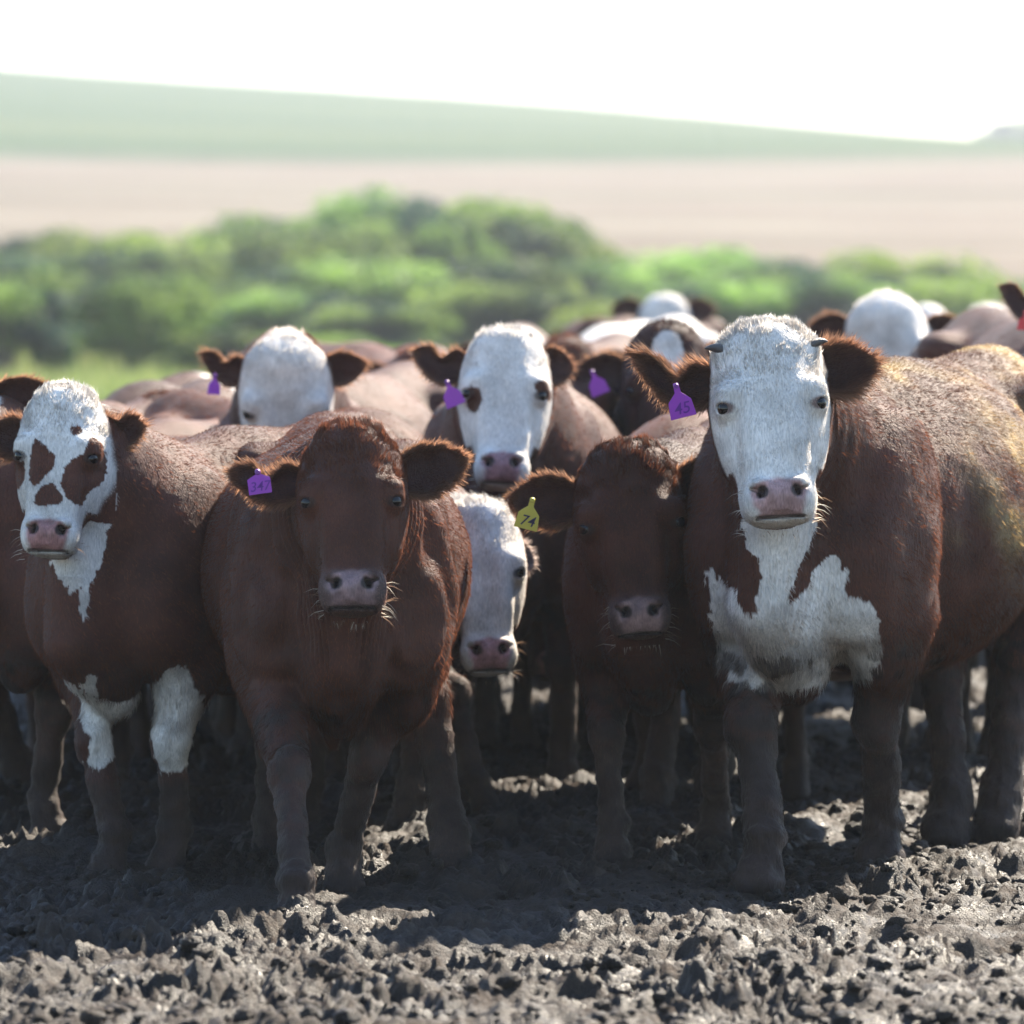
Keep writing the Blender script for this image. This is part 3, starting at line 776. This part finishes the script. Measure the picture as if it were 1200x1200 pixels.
    for t in np.linspace(0, 1, 14):
        tp.append((.02 * math.sin(t * 5 + seed), 1.47 + .10 * math.sin(min(1, t * 1.6) * 1.57), 1.08 - .82 * t * (1 if t > .2 else .8 + t))); tr.append(.03 * (1 - t) + .014 + (.03 * math.sin((t - .7) / .3 * 3.14) if t > .7 else 0))
    tv = []; tf = []
    for i, (p, r0) in enumerate(zip(tp, tr)):
        for j in range(10):
            a = j / 10 * 6.2832; tv.append((p[0] + r0 * math.cos(a), p[1] + r0 * math.sin(a), p[2]))
    for i in range(13):
        for j in range(10): tf.append([i * 10 + j, (i + 1) * 10 + j, (i + 1) * 10 + (j + 1) % 10, i * 10 + (j + 1) % 10])
    tv = np.array(tv); link('tail', mesh_np('tail', tv, np.array(tf), np.tile(brown * .8, (len(tv), 1))), M_COAT, root)
    # eyes
    if eyes:
        for sx in (-1, 1):
            ev = IV * .0188 * hk
            c_ = h2l((sx * .1035 * slim, -.0140, -.191))
            link('eye', mesh_np('eye', ev + c_, IF), M_EYE, root)
    if horns:
        for sx in (-1, 1):
            pv = []; pf = []
            for i in range(8):
                t = i / 7; c_ = np.array([sx * (.099 + .040 * t), .03 + .012 * t, -.050 + .010 * math.sin(t * 2.0) ]); r0 = .0165 * (1 - t) ** .75 + .0015
                for j in range(12):
                    a = j / 12 * 6.2832; pv.append(h2l(c_ + np.array([0, math.cos(a), math.sin(a) * .8]) * r0))
            for i in range(7):
                for j in range(12): pf.append([i * 12 + j, (i + 1) * 12 + j, (i + 1) * 12 + (j + 1) % 12, i * 12 + (j + 1) % 12])
            pf = np.array(pf); pf = pf if sx > 0 else pf[:, ::-1]
            link('horn', mesh_np('horn', np.array(pv), pf), M_HORN, root)
    # fur
    nn = np.zeros(len(V) * 3, np.float32); me.vertices.foreach_get('normal', nn); nn = nn.reshape(-1, 3)
    FA = np.concatenate(Fs)
    if fur:
        a_, b_, c_, d_ = [V[FA[:, i]] for i in range(4)]
        ar = .5 * np.linalg.norm(np.cross(c_ - a_, d_ - b_), axis=1)
        fn = nn[FA[:, 0]]; camv = np.array(Mi @ Vector((0, 0, HC))); tc = camv - a_; tc /= np.linalg.norm(tc, axis=1)[:, None]
        vis = ((fn * tc).sum(1) > -.45)
        isear = (FA[:, 0] >= nv)
        ln = LEN[FA[:, 0]]
        earfac = np.where(isear, 16.0, 1.0)
        hd_ = np.zeros(len(V)); hd_[:nv] = onhead; hfac = 1 + 4.5 * hd_[FA[:, 0]]
        zf = a_[:, 2]
        wgt = ar * vis * earfac * hfac * (ln > .004) * np.where(zf < .42, .35, 1) * np.clip(.55 + ((fn * tc).sum(1) < .55), 0, 1.5)
        idx = rng.choice(len(FA), fur, p=wgt / wgt.sum())
        u = rng.random(fur)[:, None]; v = rng.random(fur)[:, None]
        def bi(arr):
            q = FA[idx]; A0, B0, C0, D0 = [arr[q[:, i]] for i in range(4)]
            if arr.ndim == 1: uu, vv = u[:, 0], v[:, 0]
            else: uu, vv = u, v
            return (A0 * (1 - uu) + B0 * uu) * (1 - vv) + (D0 * (1 - uu) + C0 * uu) * vv
        P0 = bi(V); N0 = bi(nn); FL0 = bi(FLw); C0 = bi(C); L0 = bi(LEN)[:, None] / s
        N0 /= np.linalg.norm(N0, axis=1)[:, None] + 1e-9
        FL0 = FL0 - N0 * (FL0 * N0).sum(1)[:, None]; FL0 /= np.linalg.norm(FL0, axis=1)[:, None] + 1e-6
        tp_ = np.zeros(len(V)); tp_[:nv] = onhead * sstep(-.19, -.09, Hc[:, 2]); tp_ = bi(tp_)[:, None]
        cl = np.stack([vnoise(P0 * 38, 71), vnoise(P0 * 38, 72), vnoise(P0 * 38, 73)], 1)
        er = isear[idx][:, None]
        L0 = L0 * rng.uniform(.45, 1.25, fur)[:, None] * (1 + .25 * cl[:, :1])
        D1 = N0 * np.where(er, .35, .33) + FL0 * .85 + cl * (.17 + .5 * tp_) + rng.normal(0, .13, (fur, 3)); D1 /= np.linalg.norm(D1, axis=1)[:, None]
        D2 = D1 + FL0 * .45 - N0 * .22; D2 /= np.linalg.norm(D2, axis=1)[:, None]
        S = np.cross(D1, N0 + .35 * rng.normal(size=(fur, 3))); S /= np.linalg.norm(S, axis=1)[:, None] + 1e-9
        wd = (.0006 + .00045 * rng.random(fur))[:, None] / s
        P0 = P0 - N0 * .001
        M1 = P0 + D1 * L0 * .5; T = M1 + D2 * L0 * .5
        Vh = np.stack([P0 - S * wd, P0 + S * wd, M1 - S * wd * .7, M1 + S * wd * .7, T], 1).reshape(-1, 3)
        b0 = np.arange(fur)[:, None] * 5
        q4 = b0 + np.array([[0, 1, 3, 2]]); q3 = b0 + np.array([[2, 3, 4]])
        lum = C0.mean(1)[:, None]
        wh = np.clip((lum - .2) * 4, 0, 1)
        fc = (C0 * (1.15 + 1.05 * sstep(.02, .04, lum)) + np.array([.022, .011, .003]) * sstep(.012, .04, lum)) * (1 - wh) + C0 * wh * 1.12
        fc = np.clip(fc * rng.uniform(.65, 1.3, fur)[:, None], .01, .85)
        hair = [Vh, q4, q3, np.repeat(fc, 5, 0)]
    if whisk and fur:
        n = whisk; sx = rng.choice([-1, 1], n); z = rng.uniform(-.475, -.375, n); y = rng.uniform(-.05, .05, n)
        low = rng.random(n) < .28
        x = np.where(low, rng.uniform(-.05, .05, n), sx * (.078 * mz + rng.uniform(-.006, .002, n))); z = np.where(low, -.478, z); y = np.where(low, rng.uniform(-.05, .03, n), y)
        P0 = np.stack([x, y, z], 1); D = np.stack([np.where(low, rng.normal(0, .3, n), sx * 1.0), rng.uniform(-.5, .2, n), np.where(low, -1, rng.uniform(-.9, .35, n))], 1); D /= np.linalg.norm(D, axis=1)[:, None]
        Lw = (.010 + .042 * rng.random(n) ** 1.7)[:, None] * np.where(low, .55, 1)[:, None]
        S = np.cross(D, rng.normal(size=(n, 3))); S /= np.linalg.norm(S, axis=1)[:, None]
        M1 = P0 + D * Lw * .55; T = P0 + (D + [0, 0, -.2]) * Lw
        w_ = .0008
        Vh = np.stack([P0 - S * w_, P0 + S * w_, M1 - S * w_ * .7, M1 + S * w_ * .7, T], 1).reshape(-1, 3)
        Vh = h0 + hk * (Vh @ R.T); b0 = np.arange(n)[:, None] * 5
        o_ = len(hair[0])
        hair = [np.concatenate([hair[0], Vh]), np.concatenate([hair[1], b0 + o_ + np.array([[0, 1, 3, 2]])]), np.concatenate([hair[2], b0 + o_ + np.array([[2, 3, 4]])]), np.concatenate([hair[3], np.repeat(np.where(rng.random(n)[:, None] < .5, np.array([[.7, .62, .52]]), np.array([[.25, .16, .11]])), 5, 0)])]
    if fur: link('fur', mesh_np('fur', hair[0], [hair[1], hair[2]], hair[3], smooth=True), M_FUR, root)
    for t in tags: ear_tag(root, Mi, **t)
    return root

def ear_tag(root, Mi, px, d, size, rot, shape, mat, text=None, yaw=0, tilt=0, ink=None):
    """flag-style tag; px = pixel of the stud, size in metres, rot = roll in degrees"""
    P = at(px[0], px[1], d)
    if shape == 'house': out = [(-.10, .08), (-.10, -.10), (-.52, -.30), (-.52, -1.0), (.52, -1.0), (.52, -.30), (.10, -.10), (.10, .08)]
    else: out = [(-.13, .12), (-.15, -.35), (-.55, -.75), (-.62, -1.55), (.62, -1.55), (.55, -.75), (.15, -.35), (.13, .12)]
    import bmesh
    bm = bmesh.new(); th = .0015
    f = bm.faces.new([bm.verts.new((x * size, -th, z * size)) for x, z in out])
    ex = bmesh.ops.extrude_face_region(bm, geom=[f]); bmesh.ops.translate(bm, verts=[v for v in ex['geom'] if isinstance(v, bmesh.types.BMVert)], vec=(0, 2 * th, 0))
    bmesh.ops.recalc_face_normals(bm, faces=bm.faces)
    bmesh.ops.bevel(bm, geom=bm.edges[:], offset=.0007, segments=2, affect='EDGES')
    me = bpy.data.meshes.new('ear_tag'); bm.to_mesh(me); bm.free()
    o = link('ear_tag', me, mat, root)
    R = Matrix.Rotation(math.radians(yaw), 4, 'Z') @ Matrix.Rotation(math.radians(tilt), 4, 'X') @ Matrix.Rotation(math.radians(rot), 4, 'Y')
    o.matrix_local = Mi @ (Matrix.Translation(P) @ R)
    bm = bmesh.new(); bmesh.ops.create_cone(bm, cap_ends=True, segments=16, radius1=.007, radius2=.005, depth=.005, matrix=Matrix.Translation((0, -.004, 0)) @ Matrix.Rotation(math.radians(90), 4, 'X'))
    me = bpy.data.meshes.new('stud'); bm.to_mesh(me); bm.free(); link('stud', me, M_STUD if mat == M_PURPLE else mat, o)
    if text:
        c = bpy.data.curves.new('txt', 'FONT'); c.body = text; c.size = size * (.62 if shape == 'house' else .78); c.align_x = 'CENTER'; c.extrude = .0003; c.offset = .0002; c.shear = .2
        t = bpy.data.objects.new('txt', c); COL.objects.link(t); bpy.context.view_layer.update()
        tm = bpy.data.meshes.new_from_object(t.evaluated_get(bpy.context.evaluated_depsgraph_get())); bpy.data.objects.remove(t)
        tm.materials.clear()
        n_ = link('number', tm, ink or M_INK, o); n_.rotation_euler = (math.radians(90), 0, 0); n_.location = (0, -.0021, size * (-.86 if shape == 'house' else -1.36))
# ------------------------------------------------------------------ the herd
FACE = {'face': 1}
EL = dict(notch=.75, curl=.05, up=.12, L=.205)           # tagged ear, folded by the tag
# A: the big white-faced animal at the right
make_cow('big white faced brown cow with short dark horns and white bib, front right', 955, 13.35, 24, 1.03, (897, 379, 12.85),
    {'face': 1, 'flank_tan': .9, 'lid': (.12, .06, .055),
     'chest': [([(868, 600), (962, 600), (945, 640), (925, 690), (922, 712), (950, 690), (965, 655), (985, 662), (1000, 700), (1032, 705), (1036, 740), (1044, 775), (1035, 800), (1015, 812), (985, 800), (960, 815), (900, 820), (860, 815), (845, 780), (832, 720), (824, 670), (850, 690), (872, 715), (884, 726), (890, 700), (884, 660), (872, 630)], 12.95, 1)]},
    hs=1.055, hpitch=12, hroll=-3.5, mz=1.0, poll=.018, neckw=.84, slim=1.0, lvl=0, fur=260000, fold=.4, horns=True, whisk=90, seed=1,
    feet={'fl': (895, 13.05), 'fr': (1035, 13.5), 'rl': (1112, 14.15), 'rr': (1170, 14.2)}, bw=1.10, deep=1.05, leg=.98, furlen=1.35,
    ears=[dict(notch=.75, curl=.09, up=-.02, L=.21, W=.11, z=-.11, fl=1.4), dict(up=.22, L=.175, W=.125, z=-.11, bk=.3, fl=1.6, twist=.3)],
    tags=[dict(px=(792, 452), d=12.75, size=.050, rot=-14, shape='flag', mat=M_PURPLE, text='45', ink=M_INKP, tilt=8)])
# B: plain brown front left
make_cow('solid reddish brown steer with purple number tag standing foremost left of centre', 398, 12.85, -3, .90, (411, 497, 12.35),
    {'nose': np.array([.21, .135, .135])}, hs=.955, hpitch=12, hroll=-1.0, mz=.92, slim=.98, lvl=0, fur=240000, fold=2.0, whisk=80, seed=2,
    feet={'fl': (346, 12.30), 'fr': (402, 12.95), 'rl': (318, 13.7), 'rr': (527, 13.45)}, bw=1.10, deep=1.04, leg=.92, furlen=1.1, mudk=.6,
    ears=[dict(notch=.8, curl=.03, up=.04, L=.215, W=.105, z=-.125, fl=1.0), dict(up=.28, L=.20, W=.128, z=-.125, bk=.1, fl=.9, cup=.9)],
    tags=[dict(px=(302, 553), d=12.28, size=.050, rot=-8, shape='house', mat=M_PURPLE, text='347', ink=M_INKP)])
# C: dark brown with yellow tag
make_cow('dark brown calf with yellow ear tag looking down in the herd\'s middle', 770, 13.7, 12, .88, (733, 522, 13.3),
    {'nose': np.array([.22, .14, .13])}, hs=1.03, hpitch=3, hroll=-4.5, mz=.80, slim=1.04, lvl=0, fur=160000, whisk=80, seed=3, brown=BROWN * .85,
    feet={'fl': (718, 13.55), 'fr': (838, 14.0), 'rl': (770, 14.8), 'rr': (830, 14.9)}, leg=.90, furlen=1.1, bw=.90, neckw=.82,
    ears=[dict(up=.14, L=.20, W=.125, z=-.13, bk=.1, fl=1.1, cup=.9), dict(up=.30, L=.19, W=.115, z=-.13, bk=.25, fl=1.1)],
    tags=[dict(px=(624, 586), d=13.2, size=.047, rot=14, shape='flag', mat=M_YELLOW, text='74', tilt=4)])
# D: patched face left
def pd(poly): return px_local(poly, (73, 452), .90, 13.25)
make_cow('brown cow with white face broken by brown patches, third from the left edge', 158, 13.5, 27, .89, (73, 455, 13.2),
    {'face': 1, 'nose': np.array([.30, .15, .14]),
     'patches': [pd([(44, 515), (58, 520), (80, 540), (66, 560), (52, 575), (46, 560)]), pd([(52, 585), (68, 563), (80, 567), (91, 592), (55, 594)]), pd([(14, 524), (36, 535), (41, 556), (33, 570), (20, 566), (8, 560)]),
                 pd([(112, 508), (130, 515), (126, 560), (112, 572), (108, 592), (92, 588), (84, 560), (92, 540), (110, 528)]), pd([(88, 502), (95, 495), (104, 498), (102, 508), (92, 510)])],
     'chest': [([(45, 630), (130, 570), (126, 620), (110, 665), (95, 700), (98, 730), (90, 725), (82, 690), (60, 660)], 13.1, 1),
               ([(74, 782), (92, 800), (112, 840), (130, 860), (124, 905), (105, 900), (92, 850), (78, 810)], 13.3, 1),
               ([(100, 785), (115, 790), (125, 815), (170, 815), (200, 775), (230, 785), (250, 850), (235, 880), (215, 905), (185, 905), (180, 860), (140, 870), (115, 850)], 13.4, 1)]},
    hs=.90, hpitch=10, hroll=2, hyaw=-6, mz=.93, slim=.92, lvl=0, fur=120000, whisk=50, seed=4, brown=BROWN * 1.1,
    feet={'fl': (130, 13.35), 'fr': (200, 13.4)}, mudk=.15, leg=.90, furlen=1.1,
    ears=[dict(up=.1, L=.16, W=.11, z=-.13, bk=.3, fl=1.1), dict(up=.35, L=.145, W=.105, z=-.12, bk=.25, fl=1.1, notch=.4)])
# K: left edge
make_cow('brown cow with white flecked belly at the left edge, head mostly outside the frame', 2, 14.1, -30, .93, (-62, 450, 14.0),
    {'face': 1, 'belly': 1}, hs=.9, hpitch=-10, lvl=1, fur=45000, seed=5, feet={'fr': (52, 14.1), 'fl': (-90, 14.2)}, brown=BROWN * 1.1,
    ears=[dict(), dict(up=.30, L=.21, W=.12, z=-.09)])
# F: lowered white head between B and C
make_cow('cow with lowered long white face and pink nose peering out between the two front steers', 440, 15.0, -76, .86, (563, 590, 14.25),
    {'face': 1, 'nose': np.array([.42, .22, .22])}, hs=.98, hpitch=6, hroll=-2, hyaw=6, mz=.88, slim=.86, lvl=1, fur=60000, whisk=40, seed=6,
    feet={'fl': (545, 15.15), 'fr': (560, 14.85)}, back=-.05, neckw=.85, ears=[dict(), dict(up=-.5, L=.12, W=.09, z=-.12, bk=.9, col=(.55, .5, .47))])
# E: white face centre
make_cow('tall cow with speckled white face and purple tag behind the front row at the centre', 600, 15.7, 4, .98, (594, 386, 15.2),
    {'face': 1, 'nose': np.array([.28, .15, .16]), 'patches': [px_local([(548, 462), (560, 458), (570, 468), (566, 490), (553, 487)], (596, 386), 1.0, 15.2), px_local([(628, 452), (650, 448), (652, 470), (634, 470)], (596, 386), 1.0, 15.2)]},
    hs=.99, hpitch=12, hroll=2, mz=.9, slim=.97, lvl=1, fur=80000, whisk=30, seed=7,
    ears=[dict(notch=.7, curl=.03, up=.12, L=.19, W=.115, z=-.10), dict(up=.05, L=.13, W=.11, z=-.08, bk=.6)],
    tags=[dict(px=(524, 448), d=15.1, size=.045, rot=-22, shape='flag', mat=M_PURPLE)])
# G: white domed head, head down
make_cow('cow with domed white forehead lowered behind the backs, left of centre', 345, 16.6, 16, .96, (333, 409, 16.0),
    {'face': 1}, hs=1.05, hpitch=-24, hroll=0, slim=.98, lvl=1, fur=50000, seed=8,
    ears=[dict(notch=.6, curl=.04, up=.12, L=.165, W=.11, z=-.12), dict(up=.18, L=.15, W=.11, z=-.12)],
    tags=[dict(px=(252, 440), d=15.9, size=.036, rot=4, shape='flag', mat=M_PURPLE, yaw=35)])
# H: dark head with grey-white blaze
make_cow('dark brown cow with pale blaze and purple tag half hidden behind the large cow\'s ear', 800, 17.2, 6, 1.0, (782, 382, 16.6),
    {'blaze': (.045, -.16, -.02)}, hs=1.05, hpitch=6, hroll=0, lvl=1, fur=60000, seed=9, brown=BROWN * .6,
    ears=[dict(up=.0, L=.20, W=.14, z=-.14, fl=1.2), dict(up=.1, L=.17, W=.12, z=-.10)],
    tags=[dict(px=(694, 436), d=16.5, size=.047, rot=-22, shape='flag', mat=M_PURPLE)])
# M: back behind B ; and other backs / heads
make_cow('brown cow whose lit back shows between the foremost steer and the lowered white head', 430, 15.9, -32, .90, (440, 640, 15.5), {}, hs=.85, hpitch=-10, lvl=1, fur=90000, seed=10, brown=BROWN * 1.2, eyes=False)
make_cow('brown cow with pale patched back showing just above the patch faced cow', 110, 16.6, 18, .90, (100, 560, 16.2), {'back': .25}, hs=.85, lvl=2, fur=50000, seed=11, eyes=False)
make_cow('dark shouldered cow whose rump rises right of the patch faced cow', 170, 17.8, 22, .93, (160, 560, 17.4), {'back': -.1}, hs=.9, lvl=2, fur=40000, seed=12, brown=BROWN * .7, eyes=False)
make_cow('cow with ringed pale ear behind the foremost steer, right of the domed head', 440, 18.2, 20, .95, (415, 455, 18.0), {}, hs=.95, lvl=2, fur=50000, seed=13, ears=[dict(), dict(up=.1, L=.17, W=.14)], eyes=False)
make_cow('tan cow with cream back grazing behind the tagged ear of the centre cow', 500, 21.0, -30, 1.0, (440, 480, 20.6), {}, hs=1.0, lvl=2, fur=40000, seed=14, brown=BROWN * 1.3, eyes=False)
make_cow('cow with brown ears and white poll directly behind the centre cow\'s head', 610, 22.5, 0, 1.02, (606, 385, 22.0), {'face': 1}, hs=1.0, lvl=2, fur=12000, seed=15, eyes=False)
make_cow('white backed cow seen side on between the centre cow and the tagged dark cow', 715, 24.5, 15, 1.04, (700, 440, 24), {'back': .3}, hs=1.0, lvl=2, fur=8000, seed=16, eyes=False)
make_cow('small far cow with round white poll and brown ears above the middle of the herd', 778, 29.0, 5, 1.06, (779, 349, 28.5), {'face': 1}, hs=1.12, hpitch=-5, lvl=2, fur=10000, seed=17, eyes=False,
    ears=[dict(up=.1, L=.17, W=.13, z=-.08), dict(up=.1, L=.16, W=.13, z=-.08)])
make_cow('cow with big white head turned down right behind the large white faced cow', 1050, 19.4, 10, 1.05, (1030, 355, 19.0), {'face': 1}, hs=1.15, hpitch=-14, hroll=-14, lvl=2, fur=25000, seed=18, eyes=False,
    ears=[dict(up=.15, L=.16, W=.12, z=-.09), dict(up=-.3, L=.17, W=.12, z=-.14)])
make_cow('cow with orange rimmed ear and red tag at the right edge of the frame', 1290, 16.8, -10, 1.1, (1278, 328, 16.5), {'face': 1}, hs=1.05, lvl=1, fur=25000, seed=19, eyes=False,
    ears=[dict(notch=.7, curl=.05, up=.1, L=.18, W=.12, z=-.06), dict()], tags=[dict(px=(1201, 366), d=16.4, size=.035, rot=5, shape='flag', mat=M_RED)])
make_cow('brown cow with drooping ear in front of the pale distant backs at the right', 1150, 20.5, 14, 1.03, (1150, 372, 20.3), {}, hs=1.0, hpitch=-10, lvl=2, fur=40000, seed=20, eyes=False, ears=[dict(up=-.25, L=.19, W=.12), dict()])
make_cow('brown cow whose bright back fills the gap above the yellow tagged calf', 800, 15.4, 50, .90, (765, 640, 14.9), {}, hs=.9, lvl=2, fur=40000, seed=21, brown=BROWN * 1.3, eyes=False)
make_cow('far pale cow with white poll right of the big white head', 1085, 28.0, 0, 1.05, (1085, 358, 27.5), {'face': 1, 'back': .0}, hs=1.05, lvl=2, fur=5000, seed=22, eyes=False)
make_cow('far grey backed cow seen side on near the right edge', 1120, 27.0, 80, 1.05, (1075, 420, 26.6), {'back': .1}, hs=1.0, lvl=2, fur=5000, seed=23, eyes=False)
make_cow('far dark cow seen side on behind the red tagged ear', 1165, 29.5, 85, 1.10, (1120, 420, 29.2), {}, hs=1.0, lvl=2, fur=5000, seed=24, brown=BROWN * .4, eyes=False)
make_cow('grey brown cow glimpsed between the patch faced cow and the domed white head', 215, 19.6, 30, .93, (205, 478, 19.2), {'back': .3}, hs=.9, lvl=2, fur=30000, seed=25, eyes=False)

make_cow('tan cow looking over a cream back, left of the centre cow\'s tagged ear', 480, 20.4, -12, .97, (492, 412, 19.8), {}, hs=1.0, hpitch=0, lvl=2, fur=40000, seed=26, brown=BROWN * 1.4, eyes=False)
make_cow('brown cow with rimmed ears directly right of the centre cow\'s white face', 668, 20.8, 10, 1.0, (664, 400, 20.3), {}, hs=1.0, hpitch=-4, lvl=2, fur=40000, seed=27, eyes=False)
make_cow('far cow with white face between the drooping ear and the red tag', 1150, 25.0, -15, 1.04, (1158, 362, 24.5), {'face': 1}, hs=1.05, hpitch=-6, lvl=2, fur=20000, seed=28, eyes=False)
make_cow('far brown cow with upright ears left of the small round white poll', 690, 28.0, 20, 1.04, (700, 374, 27.5), {}, hs=1.0, lvl=2, fur=20000, seed=29, eyes=False)
make_cow('brown cow with dark face low between the patch faced cow and domed head', 195, 17.4, 10, .92, (190, 468, 17.0), {}, hs=.92, hpitch=-6, lvl=2, fur=40000, seed=30, brown=BROWN * .9, eyes=False)
# hidden part of the herd: bodies and legs that close the gaps between the nearer animals
for k, (px_, d_, yw, sc_, hd, lb) in enumerate([
    (300, 16.8, -50, .86, (330, 640, 16.3), 'brown cow mostly hidden behind the foremost steer, legs showing under its chest'),
    (480, 17.6, 40, .88, (470, 640, 17.2), 'brown cow behind the centre cow, legs seen left of the lowered white head'),
    (655, 17.0, -20, .86, (650, 640, 16.5), 'dark cow filling the gap between lowered white head and yellow tagged calf'),
    (720, 18.4, 60, .90, (660, 620, 18.0), 'brown cow deep in the herd behind the yellow tagged calf'),
    (885, 16.6, -15, .88, (880, 640, 16.1), 'brown cow whose legs show between the calf and the large white faced cow'),
    (985, 15.3, 20, .84, (980, 620, 14.9), 'brown cow hidden behind the white bibbed cow, legs seen between its legs'),
    (1085, 17.2, -40, .90, (1100, 620, 16.8), 'brown cow behind the bibbed cow\'s flank, legs seen beneath its belly'),
    (90, 15.8, 30, .86, (80, 640, 15.3), 'brown cow directly behind the patch faced cow, dark legs between its legs'),
    (230, 17.8, -10, .86, (230, 650, 17.4), 'brown cow behind the gap between patch faced cow and foremost steer'),
    (1180, 16.4, 5, .92, (1180, 600, 16.0), 'brown cow at the right edge hidden by the bibbed cow\'s hindquarters')]):
    make_cow(lb, px_, d_, yw, sc_, hd, {}, hs=.9, lvl=2, seed=40 + k, brown=BROWN * (.7 + .06 * k), eyes=False)
# ------------------------------------------------------------------ haze
def haze():
    import bmesh
    bm = bmesh.new(); bmesh.ops.create_cube(bm, size=1)
    me = bpy.data.meshes.new('haze'); bm.to_mesh(me); bm.free()
    o = bpy.data.objects.new('haze', me); COL.objects.link(o)
    o.scale = (1000, 1120, 120); o.location = (0, 460, 35)
    m = bpy.data.materials.new('haze'); m.use_nodes = True; n = m.node_tree; n.nodes.clear()
    out = n.nodes.new('ShaderNodeOutputMaterial'); v = n.nodes.new('ShaderNodeVolumePrincipled')
    v.inputs['Color'].default_value = (.85, .92, 1, 1); v.inputs['Density'].default_value = HAZE; v.inputs['Anisotropy'].default_value = .35
    n.links.new(v.outputs[0], out.inputs['Volume']); me.materials.append(m)
    tag(o, kind='stuff')
HAZE = 0.0005
haze()
